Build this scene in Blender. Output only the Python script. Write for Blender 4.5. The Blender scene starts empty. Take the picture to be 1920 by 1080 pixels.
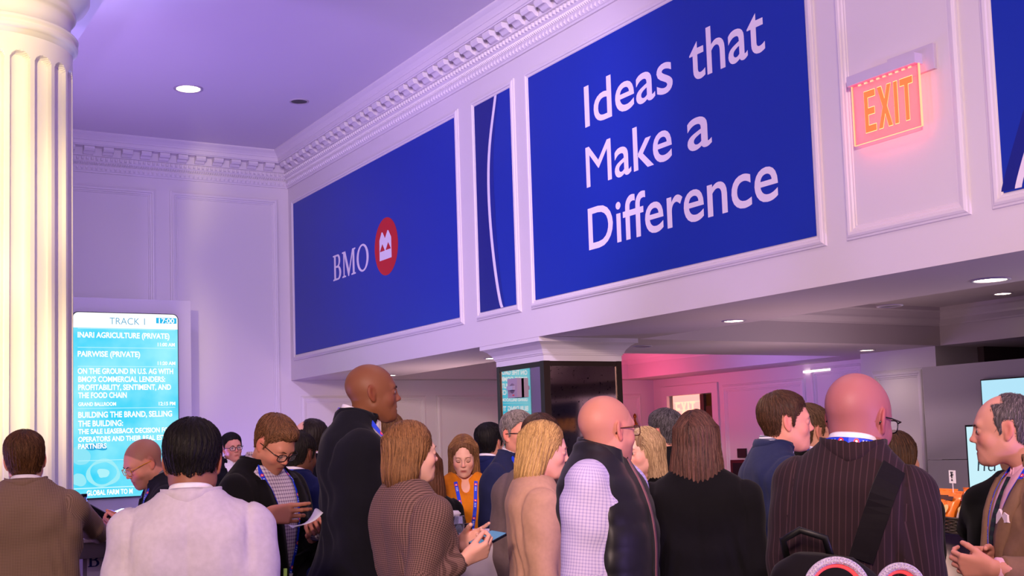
import bpy, bmesh, math, random
import numpy as np
from mathutils import Vector, Matrix

C = bpy.context.scene.collection
PI = math.pi
# ------------------------------------------------------------------ camera
CAMH = 1.6
FPX, YAW, PITCH, ROLL, PPX, PPY = 2253.65, 0.53377, 0.083072, -0.032144, 960.0, 645.83
_cy, _sy, _cp, _sp, _cr, _sr = (math.cos(YAW), math.sin(YAW), math.cos(PITCH), math.sin(PITCH), math.cos(ROLL), math.sin(ROLL))
FWD = np.array([_sy*_cp, _cy*_cp, _sp]); _r = np.array([_cy, -_sy, 0.]); _u = np.cross(_r, FWD)
RGT = _r*_cr+_u*_sr; UPV = -_r*_sr+_u*_cr
cam_data = bpy.data.cameras.new('camera'); cam = bpy.data.objects.new('camera', cam_data); C.objects.link(cam)
cam_data.sensor_width = 36.0; cam_data.lens = FPX/1920*36.0; cam_data.shift_y = (PPY-540)/1920
cam_data.clip_start = 0.1; cam_data.clip_end = 100
cam.matrix_world = Matrix([[RGT[0], UPV[0], -FWD[0], 0], [RGT[1], UPV[1], -FWD[1], 0], [RGT[2], UPV[2], -FWD[2], CAMH], [0, 0, 0, 1]])
bpy.context.scene.camera = cam
cam_data.dof.use_dof = False

def ray(x, y): return RGT*(x-PPX)/FPX-UPV*(y-PPY)/FPX+FWD
def at(x, y, d): return ray(x, y)*d+np.array([0, 0, CAMH])          # point seen at a pixel, d metres deep
def onx(x, y, X0): r = ray(x, y); return r*X0/r[0]+np.array([0, 0, CAMH])
def ony(x, y, Y0): r = ray(x, y); return r*Y0/r[1]+np.array([0, 0, CAMH])
def onz(x, y, Z0): r = ray(x, y); return r*(Z0-CAMH)/r[2]+np.array([0, 0, CAMH])

# ------------------------------------------------------------------ world, exposure
sc = bpy.context.scene
sc.view_settings.view_transform = 'Standard'; sc.view_settings.look = 'None'
sc.view_settings.exposure = 0.0; sc.view_settings.gamma = 1.0; sc.view_settings.use_curve_mapping = False
wd = bpy.data.worlds.new('world'); sc.world = wd; wd.use_nodes = True
wd.node_tree.nodes['Background'].inputs[0].default_value = (0.02, 0.015, 0.03, 1); wd.node_tree.nodes['Background'].inputs[1].default_value = 0.3
sc.cycles.max_bounces = 6; sc.cycles.diffuse_bounces = 4; sc.cycles.glossy_bounces = 4; sc.cycles.transmission_bounces = 6
sc.cycles.caustics_reflective = False; sc.cycles.caustics_refractive = False
sc.cycles.sample_clamp_indirect = 4.0

def light(kind, name, loc, tgt, power, col, size=0.3, spot=90, blend=0.6, sizey=None, label=None):
    d = bpy.data.lights.new(name, kind); d.energy = power; d.color = col
    if kind == 'AREA':
        d.size = size
        if sizey: d.shape = 'RECTANGLE'; d.size_y = sizey
    elif kind == 'SPOT': d.shadow_soft_size = size; d.spot_size = math.radians(spot); d.spot_blend = blend
    else: d.shadow_soft_size = size
    o = bpy.data.objects.new(name, d); C.objects.link(o); o.location = loc
    if tgt is not None:
        v = Vector(tgt)-Vector(loc); o.rotation_euler = v.to_track_quat('-Z', 'Y').to_euler()
    return o

# violet wash on the high ceiling, thrown up from the floor along the back of the hall
light('SPOT', 'uplight_violet', (1.0, 11.5, .4), (2.6, 9.0, 5.3), 760, (.46, .27, 1.0), .25, 130, 1.0)
light('SPOT', 'uplight_violet', (-2.5, 7.5, .4), (.5, 6.0, 5.3), 620, (.46, .27, 1.0), .25, 130, 1.0)
light('SPOT', 'uplight_violet', (4.9, -1.5, .4), (2.6, 3.6, 5.3), 760, (.46, .27, 1.0), .25, 120, 1.0)
light('SPOT', 'uplight_blue', (2.3, 8.9, .4), (1.3, 8.6, 4.6), 260, (.36, .42, 1.0), .1, 50, .7)
# accents on the long wall: violet on the far half, pink-white on the near half
light('SPOT', 'accent_violet', (1.9, 4.2, 5.0), (5.2, 10.6, 3.3), 950, (.74, .58, 1.0), .2, 60, .8)
light('SPOT', 'accent_pink', (-1.5, -2.0, 3.6), (5.2, 5.0, 4.0), 2500, (1.0, .70, .70), .2, 58, .8)
# violet on the back wall, blue low beside the display wall
light('SPOT', 'accent_back', (1.8, 9.0, 5.1), (2.8, 14.2, 3.0), 150, (.60, .42, 1.0), .2, 95, .8)
light('SPOT', 'accent_blue', (4.6, 12.6, .4), (4.2, 14.2, 2.0), 100, (.30, .16, 1.0), .15, 110, 1.0)
# warm light on the left column
for _z in (4.3, 3.2, 2.1):
    light('SPOT', 'warm_column_light', (-1.2, 1.2, 3.6), (.88, 7.95, _z), 3300, (1.0, .80, .34), .15, 14, .9)
# warm wash over the crowd from behind the camera
light('SPOT', 'crowd_wash', (-2.6, -2.4, 3.3), (1.3, 4.4, .7), 2000, (1.0, .68, .56), .3, 46, .9)
light('SPOT', 'crowd_wash', (2.8, -2.6, 3.4), (3.4, 3.4, .8), 220, (1.0, .62, .62), .3, 60, 1.0)
# house downlights over the floor
for _x in (-2.2, .6, 3.3):
    for _y in (-1.2, 1.6, 4.2, 6.8, 9.3, 11.9):
        light('SPOT', 'house_downlight', (_x, _y, 5.25), (_x, _y, 0), 100 if _y < 9 else 40, (1.0, .68, .74), .12, 110, .8)
# rooms under the soffit
for _x, _y, _p in ((6.04, 6.92, 28), (6.02, 4.62, 44), (9.7, 9.03, 12), (6.06, 13.0, 30), (6.0, 10.55, 34), (8.6, 5.0, 22), (8.2, 11.8, 28), (9.0, 2.0, 22), (7.2, .5, 26)):  # the two nearest the rear are added to light the mirror's view
    light('SPOT', 'soffit_downlight', (_x, _y, 2.46), (_x, _y, 0), _p, (1.0, .72, .62), .06, 140, .8)
light('AREA', 'coffer_pink', (9.2, 13.2, 2.0), (10.1, 12.9, 2.75), 16, (1.0, .10, .26), .3)  # pink and violet area lamps hung unseen below the coffer, tinting its side
light('AREA', 'coffer_violet', (8.9, 10.9, 1.9), (10.1, 10.8, 2.75), 16, (.46, .26, 1.0), .3)
light('AREA', 'soffit_fill', (6.2, 6.4, 1.3), (6.0, 6.4, 2.8), 8, (1, .62, .74), .8)  # added upward fills lift the soffit like bounced light
light('AREA', 'soffit_fill', (8.0, 8.0, 1.3), (8.0, 8.4, 2.8), 12, (1, .66, .78), 1.0)
light('AREA', 'soffit_fill', (6.4, 11.8, 1.3), (6.4, 12.0, 2.8), 18, (1, .66, .74), 1.0)
light('AREA', 'coffer_fill', (8.0, 4.2, 1.3), (8.0, 4.0, 2.8), 34, (.95, .62, .74), 1.0)  # added upward fill brightens the coffer as the pier mirror sees it
light('SPOT', 'counter_fill', (2.2, 5.6, 3.4), (4.5, 3.8, .9), 330, (1.0, .74, .55), .1, 50, .8)  # added spot without a fixture, brightens the counter front


# ------------------------------------------------------------------ materials
def srgb(c): return tuple((v/12.92 if v <= 0.04045 else ((v+0.055)/1.055)**2.4) for v in c)
MATS = {}
def mat(name, col, rough=0.6, metal=0.0, noise=0.0, nscale=20.0, bump=0.0, bscale=40.0, emit=None, estr=0.0, spec=0.5, sheen=0.0, trans=0.0, alpha=1.0, raw=False, coat=0.0, stretch=None, ior=1.45):
    if name in MATS: return MATS[name]
    m = bpy.data.materials.new(name); m.use_nodes = True; nt = m.node_tree; b = nt.nodes['Principled BSDF']
    c = col if raw else srgb(col)
    b.inputs['Base Color'].default_value = (*c, 1); b.inputs['Roughness'].default_value = rough; b.inputs['Metallic'].default_value = metal
    b.inputs['Specular IOR Level'].default_value = spec; b.inputs['Sheen Weight'].default_value = sheen; b.inputs['IOR'].default_value = ior
    b.inputs['Transmission Weight'].default_value = trans; b.inputs['Alpha'].default_value = alpha; b.inputs['Coat Weight'].default_value = coat
    if emit is not None:
        b.inputs['Emission Color'].default_value = (*(emit if raw else srgb(emit)), 1); b.inputs['Emission Strength'].default_value = estr
    if noise or bump:
        tc = nt.nodes.new('ShaderNodeTexCoord'); mp = nt.nodes.new('ShaderNodeMapping'); nt.links.new(tc.outputs['Object'], mp.inputs[0])
        if stretch: mp.inputs['Scale'].default_value = stretch
    if noise:
        n = nt.nodes.new('ShaderNodeTexNoise'); n.inputs['Scale'].default_value = nscale; n.inputs['Detail'].default_value = 5
        nt.links.new(mp.outputs[0], n.inputs['Vector'])
        mx = nt.nodes.new('ShaderNodeMix'); mx.data_type = 'RGBA'; mx.blend_type = 'MULTIPLY'; mx.inputs[0].default_value = 1
        rp = nt.nodes.new('ShaderNodeMapRange'); rp.inputs[3].default_value = 1-noise; rp.inputs[4].default_value = 1+noise; rp.inputs[1].default_value = .25; rp.inputs[2].default_value = .75
        nt.links.new(n.outputs[0], rp.inputs[0]); mx.inputs[6].default_value = (*c, 1); nt.links.new(rp.outputs[0], mx.inputs[7]); nt.links.new(mx.outputs[2], b.inputs['Base Color'])
    if bump:
        n2 = nt.nodes.new('ShaderNodeTexNoise'); n2.inputs['Scale'].default_value = bscale; n2.inputs['Detail'].default_value = 4
        nt.links.new(mp.outputs[0], n2.inputs['Vector'])
        bp = nt.nodes.new('ShaderNodeBump'); bp.inputs['Strength'].default_value = bump; bp.inputs['Distance'].default_value = 0.01
        nt.links.new(n2.outputs[0], bp.inputs['Height']); nt.links.new(bp.outputs[0], b.inputs['Normal'])
    MATS[name] = m; return m

def vmat(name, rough=0.5, spec=0.5, sheen=0.0, sss=0.0, bump=0.0, bscale=300):
    """material whose colour is the mesh's own colour attribute"""
    if name in MATS: return MATS[name]
    m = mat(name, (1, 1, 1), rough=rough, spec=spec, sheen=sheen, bump=bump, bscale=bscale); nt = m.node_tree; b = nt.nodes['Principled BSDF']
    a = nt.nodes.new('ShaderNodeVertexColor'); a.layer_name = 'Col'
    nt.links.new(a.outputs[0], b.inputs['Base Color'])
    if sss:
        b.inputs['Subsurface Weight'].default_value = sss; b.inputs['Subsurface Radius'].default_value = (0.012, 0.005, 0.003); b.inputs['Subsurface Scale'].default_value = 1.0
    return m

def cloth(name, base, kind='plain', c2=None, period=0.008, rough=0.9, sheen=0.04, p2=None, spec=.12):
    """woven cloth: plain, stripes (vertical), bands (horizontal), check, tweed"""
    if name in MATS: return MATS[name]
    m = bpy.data.materials.new(name); m.use_nodes = True; nt = m.node_tree; b = nt.nodes['Principled BSDF']; N = nt.nodes; L = nt.links
    b.inputs['Roughness'].default_value = rough; b.inputs['Sheen Weight'].default_value = sheen; b.inputs['Specular IOR Level'].default_value = spec
    a = N.new('ShaderNodeAttribute'); a.attribute_name = 'rest'; sx = N.new('ShaderNodeSeparateXYZ'); L.new(a.outputs['Vector'], sx.inputs[0])
    base = srgb(base); c2 = srgb(c2) if c2 else tuple(v*1.6 for v in base)
    nz = N.new('ShaderNodeTexNoise'); nz.inputs['Scale'].default_value = 60; nz.inputs['Detail'].default_value = 6; L.new(a.outputs['Vector'], nz.inputs['Vector'])
    def wave(sock, per, sharp):
        mu = N.new('ShaderNodeMath'); mu.operation = 'MULTIPLY'; mu.inputs[1].default_value = 2*PI/per; L.new(sock, mu.inputs[0])
        si = N.new('ShaderNodeMath'); si.operation = 'SINE'; L.new(mu.outputs[0], si.inputs[0])
        mr = N.new('ShaderNodeMapRange'); mr.inputs[1].default_value = sharp; mr.inputs[2].default_value = min(1.0, sharp+0.3); L.new(si.outputs[0], mr.inputs[0]); return mr.outputs[0]
    mx = N.new('ShaderNodeMix'); mx.data_type = 'RGBA'; mx.inputs[6].default_value = (*base, 1); mx.inputs[7].default_value = (*c2, 1)
    if kind == 'stripes': L.new(wave(sx.outputs[0], period, 0.8), mx.inputs[0])
    elif kind == 'bands': L.new(wave(sx.outputs[2], period, 0.0), mx.inputs[0])
    elif kind in ('check', 'tweed', 'micro'):
        s = {'check': 0.3, 'tweed': -0.1, 'micro': 0.2}[kind]
        w1 = wave(sx.outputs[0], period, s); w2 = wave(sx.outputs[2], p2 or period, s)
        mm = N.new('ShaderNodeMath'); mm.operation = {'check': 'ADD', 'tweed': 'ADD', 'micro': 'MULTIPLY'}[kind]; L.new(w1, mm.inputs[0]); L.new(w2, mm.inputs[1])
        sc_ = N.new('ShaderNodeMath'); sc_.operation = 'MULTIPLY'; sc_.inputs[1].default_value = {'check': .5, 'tweed': .5, 'micro': 1.0}[kind]; L.new(mm.outputs[0], sc_.inputs[0]); L.new(sc_.outputs[0], mx.inputs[0])
    else:
        mr = N.new('ShaderNodeMapRange'); mr.inputs[1].default_value = .3; mr.inputs[2].default_value = .7; mr.inputs[4].default_value = .5 if c2 else .2; L.new(nz.outputs[0], mr.inputs[0]); L.new(mr.outputs[0], mx.inputs[0])
        mx.inputs[7].default_value = (*(tuple(v*1.25 for v in base)), 1)
    L.new(mx.outputs[2], b.inputs['Base Color'])
    n3 = N.new('ShaderNodeTexNoise'); n3.inputs['Scale'].default_value = 6; n3.inputs['Detail'].default_value = 2; tc = N.new('ShaderNodeTexCoord'); L.new(tc.outputs['Object'], n3.inputs['Vector'])
    bp = N.new('ShaderNodeBump'); bp.inputs['Strength'].default_value = 0.35; bp.inputs['Distance'].default_value = 0.03
    L.new(n3.outputs[0], bp.inputs['Height']); L.new(bp.outputs[0], b.inputs['Normal'])
    MATS[name] = m; return m

# ------------------------------------------------------------------ mesh helpers
def link(name, me, m=None, parent=None, smooth=False, label=None, cat=None, group=None, kind=None):
    o = bpy.data.objects.new(name, me); C.objects.link(o)
    if m is not None and not me.materials: me.materials.append(m)
    if smooth and len(me.polygons): me.polygons.foreach_set('use_smooth', np.ones(len(me.polygons), dtype=bool))
    if parent is not None: o.parent = parent
    if label: o['label'] = label
    if cat: o['category'] = cat
    if group: o['group'] = group
    if kind: o['kind'] = kind
    return o
def empty(name, loc=(0, 0, 0), rz=0, label=None, cat=None, group=None, kind=None, parent=None):
    o = bpy.data.objects.new(name, None); C.objects.link(o); o.location = loc; o.rotation_euler = (0, 0, rz); o.empty_display_size = .1
    if label: o['label'] = label
    if cat: o['category'] = cat
    if group: o['group'] = group
    if kind: o['kind'] = kind
    if parent is not None: o.parent = parent
    return o
class MB:
    """collects polygons"""
    def __init__(s): s.v = []; s.f = []
    def add(s, vs, fs):
        n = len(s.v); s.v += [tuple(map(float, v)) for v in vs]; s.f += [tuple(n+i for i in f) for f in fs]; return s
    def box(s, a, b):
        x0, y0, z0 = a; x1, y1, z1 = b
        return s.add([(x0, y0, z0), (x1, y0, z0), (x1, y1, z0), (x0, y1, z0), (x0, y0, z1), (x1, y0, z1), (x1, y1, z1), (x0, y1, z1)],
                     [(3, 2, 1, 0), (4, 5, 6, 7), (0, 1, 5, 4), (1, 2, 6, 5), (2, 3, 7, 6), (3, 0, 4, 7)])
    def quad(s, a, b, c, d): return s.add([a, b, c, d], [(0, 1, 2, 3)])
    def tube(s, pts, r, n=8, closed=False, caps=True, flat=1.0):
        pts = [Vector(p) for p in pts]; m = len(pts); rr = r if hasattr(r, '__len__') else [r]*m; base = len(s.v); up = None
        for i, p in enumerate(pts):
            t = (pts[(i+1) % m]-pts[i-1]) if closed else (pts[min(i+1, m-1)]-pts[max(i-1, 0)])
            t.normalize()
            if up is None: up = Vector((0, 0, 1)) if abs(t.z) < .9 else Vector((1, 0, 0))
            a = t.cross(up).normalized(); bq = a.cross(t).normalized(); up = bq
            for k in range(n):
                an = 2*PI*k/n; q = p+a*math.cos(an)*rr[i]+bq*math.sin(an)*rr[i]*flat; s.v.append(tuple(q))
        for i in range(m if closed else m-1):
            for k in range(n):
                j = (i+1) % m; s.f.append((base+i*n+k, base+i*n+(k+1) % n, base+j*n+(k+1) % n, base+j*n+k))
        if caps and not closed:
            s.f.append(tuple(base+k for k in range(n))[::-1]); s.f.append(tuple(base+(m-1)*n+k for k in range(n)))
        return s
    def lathe(s, prof, n=32, c=(0, 0, 0), cap=True):
        base = len(s.v)
        for r, z in prof:
            for k in range(n): s.v.append((c[0]+r*math.cos(2*PI*k/n), c[1]+r*math.sin(2*PI*k/n), c[2]+z))
        for i in range(len(prof)-1):
            for k in range(n): s.f.append((base+i*n+k, base+i*n+(k+1) % n, base+(i+1)*n+(k+1) % n, base+(i+1)*n+k))
        if cap:
            s.f.append(tuple(base+k for k in range(n))[::-1]); s.f.append(tuple(base+(len(prof)-1)*n+k for k in range(n)))
        return s
    def mesh(s, name='m'):
        me = bpy.data.meshes.new(name); me.from_pydata(s.v, [], s.f); me.update(); return me
    def build(s, name, m=None, parent=None, **k): return link(name, s.mesh(name), m, parent, **k)

def setcol(me, cols):
    a = me.color_attributes.new('Col', 'FLOAT_COLOR', 'POINT'); c = np.ones((len(me.vertices), 4), dtype=np.float32); c[:, :3] = cols
    a.data.foreach_set('color', c.ravel())
def setrest(me, co):
    a = me.attributes.new('rest', 'FLOAT_VECTOR', 'POINT'); a.data.foreach_set('vector', np.ascontiguousarray(co, dtype=np.float32).ravel())
def npmesh(name, V, F):
    me = bpy.data.meshes.new(name); V = np.asarray(V, dtype=np.float32); F = np.asarray(F, dtype=np.int32)
    me.vertices.add(len(V)); me.vertices.foreach_set('co', V.ravel()); k = F.shape[1]
    me.loops.add(F.size); me.loops.foreach_set('vertex_index', F.ravel()); me.polygons.add(len(F))
    me.polygons.foreach_set('loop_start', np.arange(0, F.size, k, dtype=np.int32)); me.polygons.foreach_set('loop_total', np.full(len(F), k, dtype=np.int32))
    me.update(calc_edges=True); return me

def curve_fill(polys, thick=0.0, bez=False):
    """flat filled mesh data (verts, faces) from closed 2-D outlines, holes included"""
    cu = bpy.data.curves.new('t', 'CURVE'); cu.dimensions = '2D'; cu.fill_mode = 'BOTH'; cu.extrude = thick/2
    for p in polys:
        sp = cu.splines.new('POLY'); sp.points.add(len(p)-1); sp.use_cyclic_u = True
        for q, (x, y) in zip(sp.points, p): q.co = (x, y, 0, 1)
    o = bpy.data.objects.new('t', cu); C.objects.link(o); me = bpy.data.meshes.new_from_object(o)
    V = [tuple(v.co) for v in me.vertices]; F = [tuple(p.vertices) for p in me.polygons]
    bpy.data.objects.remove(o); bpy.data.curves.remove(cu); bpy.data.meshes.remove(me); return V, F
def text_shape(s, bold=0.0, thick=0.0, res=5, spacing=1.0):
    cu = bpy.data.curves.new('t', 'FONT'); cu.body = s; cu.size = 1; cu.offset = bold; cu.extrude = thick; cu.resolution_u = res; cu.fill_mode = 'BOTH'; cu.space_character = spacing
    o = bpy.data.objects.new('t', cu); C.objects.link(o); me = bpy.data.meshes.new_from_object(o)
    V = np.array([tuple(v.co) for v in me.vertices]); F = [tuple(p.vertices) for p in me.polygons]
    bpy.data.objects.remove(o); bpy.data.curves.remove(cu); bpy.data.meshes.remove(me); return V, F
CAPH = 0.729
def put_text(mb, s, O, U, V, x0, x1, base, cap, N=None, bold=0.0, thick=0.0, lift=0.0, res=4, shear=0.0):
    """text set from x0 to x1 along U, on the baseline, with capitals cap high"""
    P, F = text_shape(s, bold, 0, res); O = np.array(O, float); U = np.array(U, float); V = np.array(V, float); Nn = np.array(N, float) if N is not None else np.cross(U, V)
    w0, w1 = P[:, 0].min(), P[:, 0].max(); sx = (x1-x0)/(w1-w0); sy = cap/CAPH
    yy = P[:, 1]*sy; xx = x0+(P[:, 0]-w0)*sx+shear*yy
    mb.add([O+U*a+V*(base+b)+Nn*lift for a, b in zip(xx, yy)], F)

def put_letters(parent, m, s, O, U, V, x0, x1, base, cap, N=None, lift=0.0, bold=0.0, name='letter'):
    """each letter its own part"""
    P, F = text_shape(s, bold, 0, 5); O = np.array(O, float); U = np.array(U, float); V = np.array(V, float); Nn = np.array(N, float)
    w0, w1 = P[:, 0].min(), P[:, 0].max(); sx = (x1-x0)/(w1-w0); sy = cap/CAPH
    lab = list(range(len(P)))
    def find(a):
        while lab[a] != a: lab[a] = lab[lab[a]]; a = lab[a]
        return a
    for f in F:
        for v in f[1:]: lab[find(v)] = find(f[0])
    isl = {}
    for f in F: isl.setdefault(find(f[0]), []).append(f)
    grp = sorted(isl.values(), key=lambda fs: min(P[v][0] for f in fs for v in f)); out = []
    for fs in grp:                       # the dot of an i joins its stem
        a, b = min(P[v][0] for f in fs for v in f), max(P[v][0] for f in fs for v in f)
        if out and a < out[-1][2]-.3*(b-a) and (b-a) < .2 and (out[-1][2]-out[-1][1]) < .25: out[-1][0].extend(fs); out[-1][2] = max(out[-1][2], b)
        else: out.append([list(fs), a, b])
    for fs, a, b in out:
        mb = MB(); ids = {}
        for f in fs:
            for v in f:
                if v not in ids: ids[v] = len(mb.v); mb.v.append(tuple(O+U*(x0+(P[v][0]-w0)*sx)+V*(base+P[v][1]*sy)+Nn*lift))
            mb.f.append(tuple(ids[v] for v in f))
        mb.build(name, m, parent)

# ------------------------------------------------------------------ implicit surfaces
def rotm(yaw=0, pitch=0, roll=0):
    """yaw turns left (ccw), pitch > 0 looks down, roll > 0 leans to the figure's right; degrees"""
    y, p, r = [math.radians(v) for v in (yaw, pitch, roll)]
    Rz = np.array([[math.cos(y), -math.sin(y), 0], [math.sin(y), math.cos(y), 0], [0, 0, 1]])
    Rx = np.array([[1, 0, 0], [0, math.cos(-p), -math.sin(-p)], [0, math.sin(-p), math.cos(-p)]])
    Ry = np.array([[math.cos(r), 0, math.sin(r)], [0, 1, 0], [-math.sin(r), 0, math.cos(r)]])
    return Rz@Rx@Ry
V3 = lambda *a: np.array(a, dtype=float)
class Pr:
    def __init__(s, f, lo, hi, k=.02, op='u'): s.f = f; s.lo = np.array(lo, float); s.hi = np.array(hi, float); s.k = k; s.op = op
def cap(a, b, ra, rb=None, k=.02, op='u', cut=None):
    a = np.array(a, float); b = np.array(b, float); rb = ra if rb is None else rb; ab = b-a; L2 = float(ab@ab)+1e-12; m = max(ra, rb)
    def f(x, y, z):
        px, py, pz = x-a[0], y-a[1], z-a[2]; t0 = (px*ab[0]+py*ab[1]+pz*ab[2])/L2; t = np.clip(t0, 0, 1)
        d = np.sqrt((px-t*ab[0])**2+(py-t*ab[1])**2+(pz-t*ab[2])**2)-(ra+(rb-ra)*t)
        if cut is not None: d = np.maximum(d, (t0-cut)*math.sqrt(L2))
        return d
    return Pr(f, np.minimum(a, b)-m, np.maximum(a, b)+m, k, op)
def ell(c, r, R=None, k=.02, op='u'):
    c = np.array(c, float); r = np.array(r, float); m = r.max() if R is not None else r
    def f(x, y, z):
        px, py, pz = x-c[0], y-c[1], z-c[2]
        if R is not None: px, py, pz = (R[0, 0]*px+R[1, 0]*py+R[2, 0]*pz, R[0, 1]*px+R[1, 1]*py+R[2, 1]*pz, R[0, 2]*px+R[1, 2]*py+R[2, 2]*pz)
        k0 = np.sqrt((px/r[0])**2+(py/r[1])**2+(pz/r[2])**2); k1 = np.sqrt((px/r[0]**2)**2+(py/r[1]**2)**2+(pz/r[2]**2)**2)+1e-9
        return k0*(k0-1)/k1
    return Pr(f, c-m, c+m, k, op)
def fn(f, lo, hi, k=.01, op='i'): return Pr(f, lo, hi, k, op)
def loft(tab, T=None, O=(0, 0, 0), p=2.4, k=.03, op='u', off=0.0, cap0=True):
    """stack of superellipses; tab rows (z, halfwidth, front, back, centre_y); T rotates, O is the pivot of the rotation"""
    tab = np.array(tab, float); O = np.array(O, float); z0, z1 = tab[0, 0], tab[-1, 0]
    def f(x, y, z):
        px, py, pz = x, y, z
        if T is not None:
            qx, qy, qz = x-O[0], y-O[1], z-O[2]
            px, py, pz = (T[0, 0]*qx+T[1, 0]*qy+T[2, 0]*qz+O[0], T[0, 1]*qx+T[1, 1]*qy+T[2, 1]*qz+O[1], T[0, 2]*qx+T[1, 2]*qy+T[2, 2]*qz+O[2])
        pz = pz+np.zeros(np.broadcast(px, py, pz).shape)
        zz = np.clip(pz, z0, z1)
        def itp(c):
            n = len(tab); i = np.clip(np.searchsorted(tab[:, 0], zz, side='right')-1, 0, n-2)
            t = (zz-tab[i, 0])/(tab[i+1, 0]-tab[i, 0]); m = np.gradient(c, tab[:, 0])
            h = tab[i+1, 0]-tab[i, 0]; t2 = t*t; t3 = t2*t
            return (2*t3-3*t2+1)*c[i]+(t3-2*t2+t)*h*m[i]+(-2*t3+3*t2)*c[i+1]+(t3-t2)*h*m[i+1]
        a = itp(tab[:, 1])+off; bf = itp(tab[:, 2])+off; bb = itp(tab[:, 3])+off; cy = itp(tab[:, 4])
        yy = py-cy; b = np.where(yy > 0, bf, bb)
        q = (np.abs(px/a)**p+np.abs(yy/b)**p)**(1/p)
        d = (q-1)*np.minimum(a, b)
        if cap0: d = np.maximum(d, np.maximum(z0-off-pz, pz-z1-off))
        return d
    m = max(tab[:, 1].max(), tab[:, 2:4].max()+abs(tab[:, 4]).max())+off+.03
    lo = V3(-m, -m, z0-off); hi = V3(m, m, z1+off)
    if T is not None:
        cs = np.array([[x, y, z] for x in (lo[0], hi[0]) for y in (lo[1], hi[1]) for z in (lo[2], hi[2])]); cs = (cs-O)@T.T+O
        lo, hi = cs.min(0), cs.max(0)
    return Pr(f, lo, hi, k, op)
def smin(a, b, k):
    h = np.maximum(k-np.abs(a-b), 0)/k; return np.minimum(a, b)-h*h*k*.25
def comb(F, d, p):
    if p.op == 'u': return smin(F, d, p.k)
    if p.op == 's': return -smin(-F, d, p.k)
    if p.op == 'i': return -smin(-F, -d, p.k)
    if p.op == '+': return F+d
def field(prims, P):
    x, y, z = P[:, 0], P[:, 1], P[:, 2]; F = np.full(len(P), .5)
    for p in prims: F = comb(F, p.f(x, y, z), p)
    return F
def normal(prims, P, e=.003):
    g = np.stack([field(prims, P+V3(e, 0, 0))-field(prims, P-V3(e, 0, 0)), field(prims, P+V3(0, e, 0))-field(prims, P-V3(0, e, 0)), field(prims, P+V3(0, 0, e))-field(prims, P-V3(0, 0, e))], 1)
    return g/(np.linalg.norm(g, axis=1, keepdims=True)+1e-9)
def nets(prims, h, lo=None, hi=None):
    us = [p for p in prims if p.op == 'u']
    if lo is None: lo = np.min([p.lo for p in us], 0)-2*h
    if hi is None: hi = np.max([p.hi for p in us], 0)+2*h
    lo = np.array(lo, float); hi = np.array(hi, float)
    n = np.ceil((hi-lo)/h).astype(int)+1
    ax = [(lo[i]+h*np.arange(n[i])).astype(np.float32) for i in range(3)]
    F = np.full(tuple(n), .2, dtype=np.float32)
    for p in prims:
        pad = p.k+2.5*h+.012
        if p.op in 'i+': i0 = [0, 0, 0]; i1 = list(n)
        else:
            i0 = np.clip(np.floor((p.lo-pad-lo)/h).astype(int), 0, n); i1 = np.clip(np.ceil((p.hi+pad-lo)/h).astype(int)+1, 0, n)
        if any(i1[j] <= i0[j] for j in range(3)): continue
        sl = tuple(slice(i0[j], i1[j]) for j in range(3))
        d = p.f(ax[0][sl[0]][:, None, None], ax[1][sl[1]][None, :, None], ax[2][sl[2]][None, None, :])
        F[sl] = comb(F[sl], d, p)
    F[0] = F[-1] = .1; F[:, 0] = F[:, -1] = .1; F[:, :, 0] = F[:, :, -1] = .1
    ins = F < 0
    s = ins.astype(np.int8)
    cnt = sum(s[i:n[0]-1+i, j:n[1]-1+j, k:n[2]-1+k] for i in (0, 1) for j in (0, 1) for k in (0, 1))
    act = (cnt > 0) & (cnt < 8); idx = np.argwhere(act)
    if len(idx) == 0: return np.zeros((0, 3)), np.zeros((0, 4), int)
    I = np.full(act.shape, -1, dtype=np.int32); I[act] = np.arange(len(idx))
    acc = np.zeros((len(idx), 3)); w = np.zeros(len(idx)); cs = [(i, j, k) for i in (0, 1) for j in (0, 1) for k in (0, 1)]
    vals = {c: F[idx[:, 0]+c[0], idx[:, 1]+c[1], idx[:, 2]+c[2]] for c in cs}
    for a in cs:
        for d in range(3):
            if a[d]: continue
            b = tuple(1 if q == d else a[q] for q in range(3)); fa, fb = vals[a], vals[b]; m = (fa < 0) != (fb < 0)
            t = np.where(m, fa/np.where(m, fa-fb, 1), 0)
            for q in range(3): acc[:, q] += np.where(m, a[q]+(t if q == d else 0), 0)
            w += m
    V = (idx+acc/w[:, None])*h+lo
    Q = []
    for d in range(3):
        e1, e2 = [(1, 2), (2, 0), (0, 1)][d]
        sa = [slice(None)]*3; sb = [slice(None)]*3; sa[d] = slice(0, -1); sb[d] = slice(1, None)
        A = ins[tuple(sa)]; B = ins[tuple(sb)]; ed = np.argwhere(A != B)
        ed = ed[(ed[:, e1] > 0) & (ed[:, e2] > 0) & (ed[:, e1] < n[e1]-1) & (ed[:, e2] < n[e2]-1)]
        fl = A[tuple(ed.T)]
        def g(o1, o2):
            q = ed.copy(); q[:, e1] -= o1; q[:, e2] -= o2; return I[tuple(q.T)]
        q = np.stack([g(1, 1), g(0, 1), g(0, 0), g(1, 0)], 1); q[~fl] = q[~fl][:, ::-1]; Q.append(q)
    Q = np.concatenate(Q); Q = Q[(Q >= 0).all(1)]
    return V, Q
def join(parts):
    """[(V, F), ...] -> one"""
    Vs, Fs, n = [], [], 0
    for V, F in parts: Vs.append(V); Fs.append(F+n); n += len(V)
    return np.concatenate(Vs), np.concatenate(Fs)

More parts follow.
